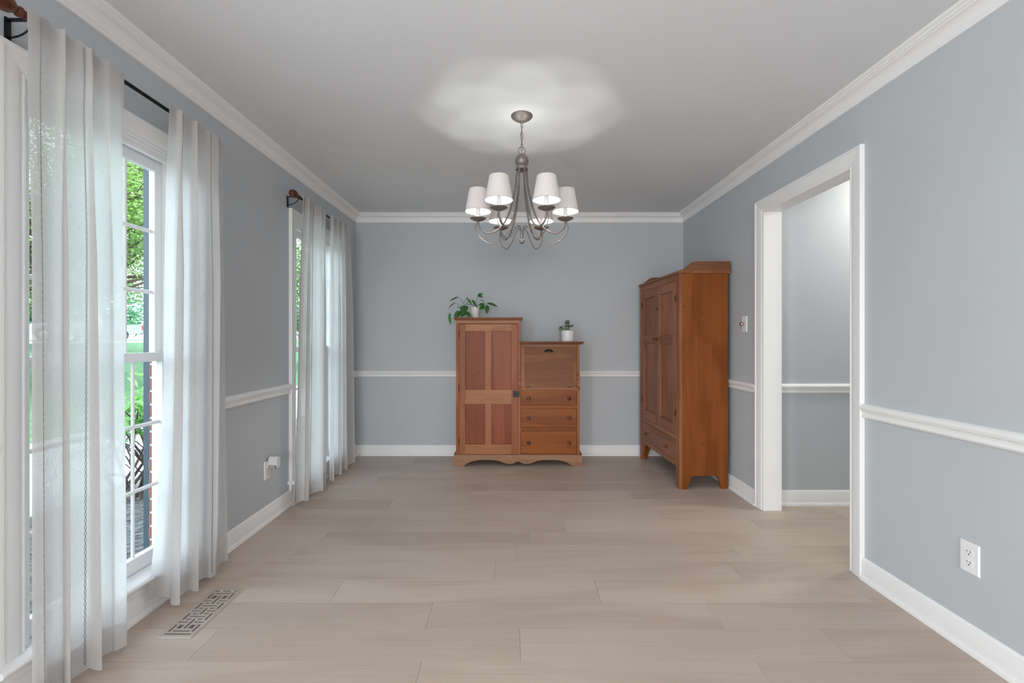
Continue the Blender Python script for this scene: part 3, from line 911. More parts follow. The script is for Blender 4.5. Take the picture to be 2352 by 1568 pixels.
# ------------------------------------------------------------------ curtains
def curtain(ytop, ybot, folds, ph, label, stripes, seed, ztop=2.190, zbot=0.032, lead=None, amp=1.0):
    """one gathered sheer panel on the rod. lead: (inward, upward) curl of the leading bottom corner (-1 near edge, +1 far edge)"""
    g = random.Random(seed)
    f2, p2, p3 = g.uniform(1.5, 1.8), g.uniform(0, 6), g.uniform(0, 6)
    drift = [g.uniform(-0.6, 0.6) for _ in range(3)]
    def P(s, h):
        # h: 0 at the top, 1 at the hem
        y0 = ytop[0] + (ybot[0] - ytop[0]) * h ** 0.8; y1 = ytop[1] + (ybot[1] - ytop[1]) * h ** 0.8
        u = s + 0.055 * sin(2 * pi * 1.1 * s + p2) + 0.03 * sin(2 * pi * 2.3 * s + p3)
        a = 2 * pi * folds * u + ph + drift[0] * h + 0.30 * sin(2.2 * h + p3)
        b_ = 2 * pi * folds * f2 * u + p2 + drift[1] * h * 2
        A = (0.010 + 0.018 * min(1, h * 3) + 0.013 * h) * amp * (0.85 + 0.3 * sin(2 * pi * 1.7 * s + p3))
        wv = sin(a) + 0.20 * sin(2 * a + p2) + 0.22 * sin(b_)
        k = min(1, h / 0.12); k = k * k * (3 - 2 * k)
        x = ROD_X + 0.0105 + A * (wv + 1.25 - 0.75 * k) * 0.8
        near = math.exp(-((h - 0.010) / 0.020) ** 2)     # the pocket hugs the rod
        x = max(x, ROD_X + 0.0102) if h < 0.035 else x
        x = x * (1 - 0.3 * near) + (ROD_X + 0.0115 + 0.007 * (wv + 1.2)) * 0.3 * near
        y = y0 + (y1 - y0) * s + (y1 - y0) / folds * 0.20 * cos(a + 0.4) * min(1, 0.35 + h * 2.2)
        z = ztop + (zbot - ztop) * h
        if h < 0.001: z += 0.004 * sin(b_)
        z += 0.006 * h * h * sin(a + 1)
        if lead:
            sd, inx, up = lead
            q = max(0, 1 - (s if sd < 0 else 1 - s) / 0.14) * max(0, (h - 0.55) / 0.45) ** 1.5
            x -= inx * q; z += up * q
        return Vector((x, y, z))
    def sheet(h0, h1, nh, ns, off, u0=0):
        vs = []; fs = []; uv = []
        wd = abs(ytop[1] - ytop[0]) * 2.1
        for j in range(nh + 1):
            h = h0 + (h1 - h0) * j / nh
            for i in range(ns + 1):
                s = i / ns
                p = P(s, h)
                p.x += off
                vs.append(p); uv.append((s * wd + u0, h * 2.15))
        for j in range(nh):
            for i in range(ns):
                a = j * (ns + 1) + i
                fs.append((a, a + 1, a + ns + 2, a + ns + 1))
        return vs, fs, uv
    def link(name, data, parent):
        vs, fs, uv = data
        me = bpy.data.meshes.new(name)
        o0 = Vector(parent.location) if parent else Vector((0, 0, 0))
        me.from_pydata([tuple(v - o0) for v in vs], [], fs)
        lay = me.uv_layers.new(name='UVMap')
        for l in me.loops: lay.data[l.index].uv = uv[l.vertex_index]
        for p in me.polygons: p.use_smooth = True
        me.materials.append(M['curtain'])
        o = bpy.data.objects.new(name, me); COL.objects.link(o)
        if parent: o.parent = parent
        return o
    r = empty('sheer_curtain', (ROD_X, (ytop[0] + ytop[1]) / 2, 0))
    tag(r, label, 'curtain', 'sheer curtains at the windows')
    link('panel', sheet(0, 1, 90, 210, 0), r)
    link('rod_pocket', sheet(0.0, 0.033, 5, 210, -0.0012), r)
    link('hem', sheet(0.955, 0.9995, 5, 210, -0.0012), r)
    for s0 in stripes:
        b = MB()
        for sg in (-1, 1):
            pts = []
            n = 96 * 8
            for k in range(n + 1):
                h = 0.006 + 0.985 * k / n
                th = pi * k / 8
                e = 0.0042 * sin(th) * sg
                s_ = s0 + e / (abs(ytop[1] - ytop[0]) * 2.0)
                p = P(s_, h)
                t = P(s_ + 0.004, h) - P(s_ - 0.004, h)
                nrm = t.cross(Vector((0, 0, 1))).normalized()
                pts.append(p + nrm * 0.0019)
            b.tube(pts, 0.00075, 4)
        b.build('embroidery', M['thread'], r)
curtain((1.380, 1.740), (1.375, 1.740), 3.6, 0.4, 'sheer white curtain nearest the camera, left panel of the near window', (0.13, 0.50), 3)
curtain((1.975, 2.330), (1.935, 2.335), 3.2, -0.9, 'sheer white curtain right of the window gap showing the brick', (0.16, 0.70), 5, lead=(-1, 0.06, 0.045))
curtain((3.200, 3.628), (3.090, 3.610), 3.3, 0.9, 'sheer white curtain beside the night light, left panel of the far window', (0.12, 0.46), 8, lead=(-1, 0.05, 0.02))
curtain((3.695, 4.157), (3.645, 4.235), 3.2, 0.2, 'sheer white curtain next to the room corner', (0.16,), 11)

# ------------------------------------------------------------------ secretary cabinet
def secretary():
    r = empty('secretary_cabinet', (0.056, 4.42, 0))
    tag(r, 'reddish wooden cabinet with tall door and drop-front desk against end wall', 'cabinet')
    Y0, Y1 = 4.235, 4.592
    W, WX = M['chest'], M['chest_x']
    # plinth with scalloped front
    L, R_, yb = -0.539, 0.651, 4.220
    half = [(0.595, 0.0), (0.500, 0.0), (0.484, 0.016), (0.455, 0.036), (0.405, 0.052), (0.345, 0.060), (0.235, 0.060), (0.180, 0.052), (0.135, 0.034), (0.098, 0.023), (0.072, 0.021), (0.045, 0.027), (0.018, 0.040), (0.0, 0.046)]
    cx = (L + R_) / 2
    pts = [(cx - a, z) for a, z in half] + [(cx + a, z) for a, z in half[::-1][1:]]
    pts += [(R_, 0.100), (R_ - 0.006, 0.107), (L + 0.006, 0.107), (L, 0.100)]
    MB().prism(pts, yb, yb + 0.022, 'y').build('plinth_front', M['plinth'], r, bevel=0.0015)
    for xa, xb in ((L, L + 0.022), (R_ - 0.022, R_)):
        sd = [(yb + 0.022, 0), (yb + 0.10, 0), (yb + 0.13, 0.045), (Y1 - 0.11, 0.045), (Y1 - 0.08, 0), (Y1, 0), (Y1, 0.107), (yb + 0.022, 0.107)]
        MB().prism(sd, xa, xb, 'x').build('plinth_side', M['plinth'], r, bevel=0.0015)
    # tall carcass
    xl, xr, xe = -0.5187, 0.0773, 0.627
    b = MB()
    b.box(xl, xl + 0.022, Y0, Y1, 0.107, 1.350); b.box(xr - 0.026, xr, Y0, Y1, 0.107, 1.350)
    b.box(xl + 0.022, xr - 0.026, Y1 - 0.012, Y1, 0.107, 1.350)
    b.box(xl + 0.022, xr - 0.026, Y0 + 0.004, Y1 - 0.012, 0.107, 0.122)
    b.build('tall_carcass', W, r, bevel=0.001)
    MB().box(xl, xr, Y0 - 0.001, Y0 + 0.02, 1.320, 1.350).build('frieze_rail', WX, r, bevel=0.001)
    MB().box(xl, xl + 0.0265, Y0 - 0.001, Y0 + 0.02, 0.107, 1.320).build('face_stile', W, r, bevel=0.001)
    MB().box(xr - 0.0255, xr, Y0 - 0.001, Y0 + 0.02, 0.107, 1.320).build('face_stile', W, r, bevel=0.001)
    def cornice(x0, x1, z0, z1, nm, ret):
        # projecting board over a small cove
        b = MB(); prof = [(0.0, z0), (0.006, z0), (0.009, z0 + 0.006), (0.014, z0 + 0.010), (0.016, z0 + 0.0135), (0.020, z0 + 0.0135), (0.022, z0 + 0.019), (0.020, z1), (-0.02, z1)]
        l0, l1 = ret
        rows = []
        for o, z in prof:
            rows.append([(x0 - (o if l0 else 0), Y1 + 0.012, z), (x0 - (o if l0 else 0), Y0 - o, z), (x1 + (o if l1 else 0), Y0 - o, z), (x1 + (o if l1 else 0), Y1 + 0.012, z)])
        vs = [p for row in rows for p in row]; n = len(rows); fs = []
        for i in range(n - 1):
            for k in range(4):
                fs.append((i * 4 + k, i * 4 + (k + 1) % 4, (i + 1) * 4 + (k + 1) % 4, (i + 1) * 4 + k))
        fs += [(0, 1, 2, 3), tuple((n - 1) * 4 + k for k in range(4))]
        b.add(vs, fs); b.build(nm, M['robe_x'], r, smooth=30)
    cornice(xl, xr, 1.350, 1.376, 'tall_top', (1, 1))
    # door
    dx0, dx1, dz0, dz1 = -0.490, 0.0500, 0.1095, 1.3155
    yd = Y0 - 0.003
    d = MB().box(dx0, -0.432, yd, yd + 0.02, dz0, dz1).box(-0.006, dx1, yd, yd + 0.02, dz0, dz1).build('door', W, r, bevel=0.001)
    d['label'] = 'tall four-panel door'
    for z0, z1 in ((1.2486, dz1), (0.575, 0.708), (dz0, 0.201)):
        MB().box(-0.432, -0.006, yd + 0.0006, yd + 0.02, z0, z1).build('door_rail', WX, d, bevel=0.001)
    for z0, z1 in ((0.708, 1.2486), (0.201, 0.575)):
        MB().box(-0.250, -0.189, yd + 0.0008, yd + 0.02, z0, z1).build('door_mullion', M['chest_light'], d, bevel=0.001)
        for x0, x1 in ((-0.432, -0.250), (-0.189, -0.006)):
            MB().box(x0 + 0.0014, x1 - 0.0014, yd + 0.0125, yd + 0.018, z0 + 0.0014, z1 - 0.0014).build('door_panel', M['chest_panel'], d)
    for z0 in (1.190, 0.690, 0.202):
        MB().lathe([(0.0, z0), (0.0038, z0), (0.0038, z0 + 0.064), (0.0, z0 + 0.064)], (dx0 - 0.001, yd, 0), 10).box(dx0 - 0.004, dx0 + 0.003, yd - 0.0005, yd + 0.006, z0, z0 + 0.064).build('hinge', M['black'], d, smooth=40)
    lt = MB().box(0.010, 0.0485, yd - 0.003, yd + 0.001, 0.638, 0.697).box(0.053, 0.070, yd - 0.001, yd + 0.004, 0.640, 0.695)
    lt.box(0.022, 0.066, yd - 0.009, yd - 0.003, 0.655, 0.680).lathe([(0.008, 0.0), (0.008, 0.010), (0.0, 0.012)], (0.022, yd - 0.003, 0.667), 12, '-y')
    lt.build('latch', M['black'], d, bevel=0.0008)['label'] = 'black iron latch'
    # desk carcass: scrolled side boards
    prof = [(Y1, 0.107), (Y0, 0.107), (Y0, 0.712), (Y0 - 0.010, 0.712), (Y0 - 0.024, 0.716), (Y0 - 0.030, 0.727), (Y0 - 0.026, 0.738), (Y0 - 0.014, 0.742), (Y0 - 0.010, 0.780), (Y0 - 0.014, 0.800), (Y0 - 0.022, 0.812),
            (Y0 - 0.020, 0.832), (Y0 - 0.008, 0.842), (Y0 - 0.008, 0.856), (Y0 + 0.004, 0.862), (Y0 + 0.016, 0.960), (Y0 + 0.022, 1.127), (Y1, 1.127)]
    MB().prism(prof, xe - 0.025, xe, 'x').build('side_board', W, r, bevel=0.001)
    MB().prism(prof, xr + 0.0005, xr + 0.004, 'x').build('side_board', W, r)
    MB().prism([p for p in prof if True], xr - 0.014, xr + 0.0004, 'x').build('side_board', W, r)
    b = MB()
    b.box(xr + 0.004, xe - 0.025, Y1 - 0.012, Y1, 0.107, 1.127)
    b.box(xr + 0.004, xe - 0.025, Y0 + 0.004, Y1 - 0.012, 0.690, 0.704)
    b.box(xr + 0.004, xe - 0.025, Y0 + 0.03, Y1 - 0.012, 1.108, 1.127)
    b.build('desk_carcass', WX, r, bevel=0.001)
    MB().box(xr + 0.004, xe - 0.025, Y0 + 0.024, Y0 + 0.044, 1.103, 1.127).build('desk_rail', M['robe_x'], r)
    MB().box(xr - 0.0115, xe, Y0 - 0.0005, Y1, 0.107, 0.1085).build('desk_floor', WX, r)
    cornice(xr + 0.001, xe + 0.018, 1.127, 1.152, 'desk_top', (0, 1))
    # overhang on the left of the desk top
    MB().box(0.0566, xr + 0.001, Y0 - 0.021, Y0 - 0.0015, 1.1405, 1.152).build('desk_top_return', M['robe_x'], r, bevel=0.002)
    # slanted lid
    x0, x1 = xr + 0.006, xe - 0.027
    def lid(xa, xb, y_off, th, nm, mat, par):
        za, zb = 0.734, 1.102
        ya, yb_ = Y0 - 0.016 + y_off, Y0 + 0.030 + y_off
        return MB().add([(xa, ya, za), (xb, ya, za), (xb, yb_, zb), (xa, yb_, zb), (xa, ya + th, za), (xb, ya + th, za), (xb, yb_ + th, zb), (xa, yb_ + th, zb)],
                        [(0, 1, 2, 3), (4, 7, 6, 5), (0, 4, 5, 1), (1, 5, 6, 2), (2, 6, 7, 3), (3, 7, 4, 0)]).build(nm, mat, par, bevel=0.001)
    ld = lid(x0 + 0.031, x1 - 0.031, 0, 0.016, 'drop_lid', M['lid'], r)
    ld['label'] = 'brown slanted drop-front writing lid'
    lid(x0, x0 + 0.031, 0.0003, 0.016, 'batten', W, ld); lid(x1 - 0.031, x1, 0.0003, 0.016, 'batten', M['lid'], ld)
    # bin pull
    px, pz, py = 0.343, 1.066, Y0 + 0.0245
    b = MB(); vs = []; fs = []
    for j in range(7):
        ph = pi / 2 * j / 6
        for i in range(13):
            th = pi * i / 12
            vs.append((px + 0.041 * cos(th) * (0.35 + 0.65 * cos(ph)) , py - 0.022 * sin(ph) - 0.001, pz - 0.010 + 0.026 * sin(th) * cos(ph) ** 0.7))
    for j in range(6):
        for i in range(12):
            a = j * 13 + i; fs.append((a, a + 1, a + 14, a + 13))
    b.add(vs, fs)
    b.build('bin_pull', M['black'], ld, smooth=60)['label'] = 'black cup pull'
    for hx in ((-176 + 213.8) / 248, (-176 + 307) / 248):
        MB().box(hx - 0.016, hx + 0.016, Y0 - 0.0175, Y0 - 0.0155, 0.727, 0.739).build('hinge', M['black'], ld)
    MB().box(xr + 0.004, xe - 0.025, Y0 - 0.014, Y0 + 0.02, 0.7185, 0.7325).box(xr + 0.004, xe - 0.025, Y0 - 0.004, Y0 + 0.02, 0.7055, 0.7185).build('lid_ledge', WX, r, bevel=0.0015)
    # drawers
    zz = [(0.563, 0.7035), (0.358, 0.532), (0.110, 0.322)]
    for q, (z0, z1) in enumerate(zz):
        dr = MB().box(xr + 0.0065, xe - 0.0275, Y0 + 0.003, Y0 + 0.30, z0 + 0.002, z1 - 0.002).build('drawer', M['drawer'], r, bevel=0.0015)
        for kx in ((-176 + 214.4) / 248, (-176 + 307.1) / 248):
            kz = (z0 + z1) / 2 + (0.003 if q else -0.006)
            MB().lathe([(0.010, 0.0), (0.008, 0.003), (0.006, 0.010), (0.008, 0.014), (0.0145, 0.018), (0.0165, 0.023), (0.015, 0.028), (0.009, 0.031), (0.0, 0.032)], (kx, Y0 + 0.003, kz), 18, '-y').build('knob', M['knob'], dr, smooth=50)
        if q < 2:
            MB().box(xr + 0.004, xe - 0.025, Y0 + 0.0002, Y0 + 0.05, zz[q + 1][1], z0).build('divider', M['drawer'], r, bevel=0.001)
    # added near-black sheet behind the drawers, shade of the gaps put into colour
    MB().box(xr + 0.004, xe - 0.025, Y0 + 0.31, Y0 + 0.316, 0.1085, 0.69).build('gap_shade_sheet', M['dark'], r)
secretary()

# ------------------------------------------------------------------ wardrobe
def wardrobe():
    r = empty('wardrobe', (1.313, 3.578, 0), radians(2.3))
    tag(r, 'tall two-door wooden wardrobe with bottom drawer beside the right wall', 'wardrobe')
    # local: x from the front face to the back (0..0.385), y along the length (0..0.955)
    D, L, Z = 0.385, 0.955, 1.692
    F, FY = M['robe_front'], M['robe_y']
    side = [(0.0, 0.0), (0.060, 0.0), (0.066, 0.010), (0.082, 0.070), (0.094, 0.096), (0.108, 0.103), (0.285, 0.103), (0.300, 0.094), (0.312, 0.070), (0.330, 0.008), (0.336, 0.0), (D, 0.0), (D, Z), (0.0, Z)]
    MB().prism(side, 0.0, 0.020, 'y').build('side_panel', M['robe'], r, local=True, bevel=0.002)
    MB().prism(side, L - 0.020, L, 'y').build('side_panel', M['robe'], r, local=True, bevel=0.002)
    # back, floor, inner
    MB().box(D - 0.012, D - 0.002, 0.020, L - 0.020, 0.165, Z).build('back_panel', M['robe'], r, local=True)
    MB().box(0.020, D - 0.012, 0.020, L - 0.020, 0.385, 0.400).build('shelf_floor', M['robe'], r, local=True)
    # face frame; the stiles run to the floor as feet
    def stile(y0, y1, out, nm):
        MB().prism([(y0, 0.0), (y1, 0.0), (y1, Z), (y0, Z)], -0.0005 - out, 0.020, 'x').build(nm, F, r, local=True, bevel=0.0025)
    T0, T1, TM = 0.069, 0.887, 0.480
    stile(-0.0005, T0 - 0.001, 0.003, 'face_stile'); stile(T1 + 0.001, L + 0.0005, 0.003, 'face_stile')
    for z0, z1, nm in ((1.640, Z, 'top_rail'), (0.376, 0.412, 'middle_rail'), (0.165, 0.210, 'bottom_rail')):
        MB().box(-0.003, 0.018, T0 - 0.001, T1 + 0.001, z0, z1).build(nm, FY, r, local=True, bevel=0.001)
    # diagonal bracket behind the far foot
    MB().prism([(T1 + 0.001, 0.165), (T1 + 0.001, 0.03), (T1 - 0.055, 0.165)], 0.003, 0.016, 'x').build('foot_bracket', M['robe'], r, local=True)
    # doors
    zb, zt = 0.4145, 1.6375
    for q, (y0, y1) in enumerate(((T0 + 0.002, TM - 0.0015), (TM + 0.0015, T1 - 0.002))):
        s = 0.062
        xo = -0.005
        d = MB().box(xo, 0.014, y0, y0 + s, zb, zt).box(xo, 0.014, y1 - s, y1, zb, zt).build('door', F, r, local=True, bevel=0.0015)
        for z0, z1 in ((1.564, zt), (1.137, 1.208), (zb, 0.500)):
            MB().box(xo + 0.0005, 0.014, y0 + s, y1 - s, z0, z1).build('door_rail', FY, d, local=True, bevel=0.001)
        for z0, z1 in ((1.208, 1.564), (0.500, 1.137)):
            MB().box(xo + 0.0125, 0.013, y0 + s + 0.0014, y1 - s - 0.0014, z0 + 0.0014, z1 - 0.0014).build('door_panel', F, d, local=True)
        hy = y0 if q == 0 else y1
        for z0 in (1.475, 0.560):
            MB().box(xo - 0.002, 0.0, hy - 0.006, hy + 0.006, z0, z0 + 0.052).lathe([(0.0, z0), (0.004, z0), (0.004, z0 + 0.052), (0.0, z0 + 0.052)], (xo - 0.002, hy, 0), 10).build('hinge', M['black'], d, local=True, smooth=40)
        ky = TM - 0.036 if q == 0 else TM + 0.036
        MB().lathe([(0.010, 0.0), (0.007, 0.004), (0.006, 0.012), (0.010, 0.017), (0.0155, 0.022), (0.016, 0.027), (0.012, 0.032), (0.0, 0.034)], (xo, ky, 1.176), 16, '-x').build('knob', M['knob2'], d, local=True, smooth=50)
        if q == 0:
            MB().lathe([(0.011, 0.0), (0.011, 0.006), (0.007, 0.012), (0.0, 0.013)], (xo, TM - 0.012, 1.447), 14, '-x').box(xo - 0.012, xo - 0.006, TM - 0.014, TM + 0.022, 1.441, 1.453).build('turn_button', M['knob'], d, local=True, smooth=40)
    # drawer
    dr = MB().box(-0.004, 0.25, T0 + 0.0025, T1 - 0.0025, 0.2125, 0.3735).build('drawer', FY, r, local=True, bevel=0.0015)
    for ky in (0.235, 0.745):
        MB().lathe([(0.010, 0.0), (0.007, 0.004), (0.006, 0.012), (0.010, 0.017), (0.0155, 0.022), (0.016, 0.027), (0.012, 0.032), (0.0, 0.034)], (-0.004, ky, 0.282), 16, '-x').build('knob', M['knob2'], dr, local=True, smooth=50)
    # top board with gallery
    MB().box(-0.014, D + 0.014, -0.012, L + 0.012, Z, Z + 0.020).build('top_board', M['robe_y'], r, local=True, bevel=0.004)
    gal = [(-0.010, Z + 0.020)]
    for k in range(13):
        t = k / 12
        gal.append((-0.004 + 0.125 * t, Z + 0.024 + 0.068 * (3 * t * t - 2 * t ** 3)))
    gal += [(0.150, Z + 0.094), (D + 0.012, Z + 0.096), (D + 0.012, Z + 0.020)]
    MB().prism(gal, -0.008, 0.010, 'y').build('gallery_end', M['robe_x'], r, local=True, bevel=0.002)
    MB().prism(gal, L - 0.010, L + 0.008, 'y').build('gallery_end', M['robe_x'], r, local=True, bevel=0.002)
    MB().box(D - 0.006, D + 0.012, 0.010, L - 0.010, Z + 0.020, Z + 0.096).build('gallery_back', M['robe_y'], r, local=True, bevel=0.002)
wardrobe()

# ------------------------------------------------------------------ chandelier
def chandelier():
    cx, cy = 0.0555, 2.585
    r = empty('chandelier', (cx, cy, H))
    tag(r, 'six-arm brushed metal chandelier with white fabric shades hanging from ceiling', 'chandelier')
    PW_ = M['pewter']
    MB().lathe([(0.0, H), (0.061, H), (0.062, H - 0.004), (0.059, H - 0.009), (0.050, H - 0.017), (0.036, H - 0.026), (0.020, H - 0.031), (0.014, H - 0.033), (0.013, H - 0.038), (0.0, H - 0.039)], (cx, cy, 0), 36).build('canopy', PW_, r, smooth=40)
    def link(z0, z1, wd, rad, rot):
        pts = []
        for k in range(24):
            a = 2 * pi * k / 24
            zz = (z0 + z1) / 2 + (z1 - z0) / 2 * (abs(sin(a)) ** 0.75) * (1 if sin(a) > 0 else -1)
            d = wd * cos(a)
            pts.append((cx + d * cos(rot), cy + d * sin(rot), zz))
        return MB().tube(pts, rad, 8, closed=True)
    z = H - 0.034
    k = 0
    zz = [2.408, 2.376, 2.344, 2.312, 2.280]
    for q, z1 in enumerate(zz):
        link(z1 - 0.036, z1 + 0.002, 0.0068, 0.0017, 0.35 + (q % 2) * pi / 2).build('chain_link', PW_, r, smooth=60)
    MB().tube(spline([(cx + 0.002, cy, H - 0.034), (cx - 0.003, cy, 2.35), (cx + 0.002, cy, 2.30), (cx, cy, 2.224)], 6), 0.0016, 6).build('cord', PW_, r)
    MB().tube([(cx + 0.0195 * cos(a), cy + 0.004 * cos(a), 2.243 + 0.0205 * sin(a)) for a in [2 * pi * t / 32 for t in range(32)]], 0.0024, 8, closed=True).build('ring', PW_, r, smooth=60)
    prof = [(0.0, 2.2265), (0.005, 2.226), (0.006, 2.222)]
    for t in range(1, 13):
        a = pi * t / 14
        prof.append((0.0385 * sin(a), 2.184 + 0.0385 * cos(a)))
    prof += [(0.0285, 2.156), (0.031, 2.154), (0.0325, 2.148), (0.030, 2.142), (0.031, 2.138), (0.036, 2.136), (0.036, 2.132), (0.028, 2.130), (0.0, 2.129)]
    MB().lathe(prof, (cx, cy, 0), 32).build('hub', PW_, r, smooth=35)
    # bottom finial
    prof = [(0.0, 1.800), (0.006, 1.797), (0.008, 1.785), (0.0075, 1.775), (0.0095, 1.770), (0.0095, 1.764), (0.0075, 1.760), (0.0095, 1.755), (0.008, 1.749)]
    for t in range(2, 13):
        a = pi * t / 12
        prof.append((0.0150 * sin(a), 1.7305 + 0.0150 * cos(a)))
    MB().lathe(prof, (cx, cy, 0), 20).build('bottom_finial', PW_, r, smooth=50)
    arm_c = [(0.027, 2.133), (0.0295, 2.10), (0.040, 2.01), (0.076, 1.880), (0.124, 1.806), (0.180, 1.776), (0.222, 1.788), (0.243, 1.815), (0.247, 1.846)]
    scr_c = [(0.251, 1.846), (0.262, 1.800), (0.236, 1.750), (0.176, 1.716), (0.115, 1.742), (0.068, 1.793), (0.034, 1.810), (0.013, 1.800), (0.006, 1.772)]
    for k in range(6):
        a = pi / 6 + k * pi / 3 - pi / 2 + radians(-30 + 30)
        a = radians(60 * k)                  # two arms in the picture plane, two in front, two behind
        ca, sa = cos(a), sin(a)
        W = lambda rr, zz: (cx + rr * ca, cy + rr * sa, zz)
        arm = MB().tube(spline([W(*p) for p in arm_c], 7), 0.0052, 10).build('arm', PW_, r, smooth=60)
        MB().tube(spline([W(*p) for p in scr_c], 7), 0.0026, 8).build('scroll', PW_, arm, smooth=60)
        c = W(0.247, 0)
        MB().lathe([(0.0, 1.842), (0.012, 1.843), (0.030, 1.850), (0.045, 1.858), (0.046, 1.8605), (0.043, 1.8625), (0.020, 1.862), (0.0, 1.861)], c, 28).build('bobeche', PW_, arm, smooth=40)
        MB().lathe([(0.0155, 1.862), (0.0155, 1.868), (0.0118, 1.870), (0.0118, 1.925), (0.0, 1.926)], c, 18).build('candle_sleeve', M['plate'], arm, smooth=40)
        bu = MB().lathe([(0.006, 1.9265), (0.010, 1.933), (0.0135, 1.946), (0.0135, 1.953), (0.010, 1.966), (0.004, 1.978), (0.0, 1.982)], c, 14).build('bulb', M['glass'], r, smooth=60)
        MB().lathe([(0.002, 1.941), (0.0042, 1.944), (0.0042, 1.956), (0.002, 1.959)], c, 10).build('filament', M['bulb'], bu, smooth=60)
        # shade: thin cone with rolled rims, plus its wire spider on the bulb
        zb, zt, rb, rt = 1.898, 2.024, 0.0735, 0.0500
        sh = MB().lathe([(rb, zb), (rt, zt), (rt - 0.0012, zt), (rb - 0.0012, zb), (rb, zb)], c, 40)
        so = bpy.data.objects.new('lamp_shade', sh.mesh('lamp_shade', M['shade'], 30, r.location))
        # drop the end caps the lathe adds
        bm = bmesh.new(); bm.from_mesh(so.data)
        bmesh.ops.delete(bm, geom=[f for f in bm.faces if len(f.verts) > 8], context='FACES_ONLY')
        bm.to_mesh(so.data); bm.free()
        COL.objects.link(so); so.parent = r
        b = MB()
        for rr, zz in ((rb, zb), (rt, zt)):
            b.tube([(c[0] + rr * cos(t), c[1] + rr * sin(t), zz) for t in [2 * pi * q / 40 for q in range(40)]], 0.0013, 6, closed=True)
        b.build('rim', M['register'], so, smooth=60)
        b = MB()
        for q in range(3):
            t = a + 2 * pi * q / 3 + 0.4
            b.tube(spline([(c[0] + (rt - 0.001) * cos(t), c[1] + (rt - 0.001) * sin(t), zt - 0.003), (c[0] + 0.030 * cos(t), c[1] + 0.030 * sin(t), zt - 0.016), (c[0] + 0.0145 * cos(t), c[1] + 0.0145 * sin(t), 1.957)], 4), 0.0009, 5)
        b.tube([(c[0] + 0.0145 * cos(t), c[1] + 0.0145 * sin(t), 1.957) for t in [2 * pi * q / 16 for q in range(16)]], 0.0009, 5, closed=True)
        b.build('bulb_clip', PW_, so, smooth=60)
chandelier()

# hall ceiling lamp (gives the light on the hall wall)
hl = empty('hall_ceiling_light', (2.85, 2.88, H))
tag(hl, 'round flush ceiling light in the hall beyond the opening', 'lamp')
MB().lathe([(0.0, H), (0.15, H), (0.15, H - 0.018), (0.14, H - 0.02), (0.0, H - 0.02)], (2.85, 2.88, 0), 32).build('base', M['pewter'], hl, smooth=40)
MB().lathe([(0.135, H - 0.021), (0.13, H - 0.05), (0.10, H - 0.08), (0.05, H - 0.095), (0.0, H - 0.10)], (2.85, 2.88, 0), 32).build('diffuser', M['hall_lamp'], hl, smooth=60)

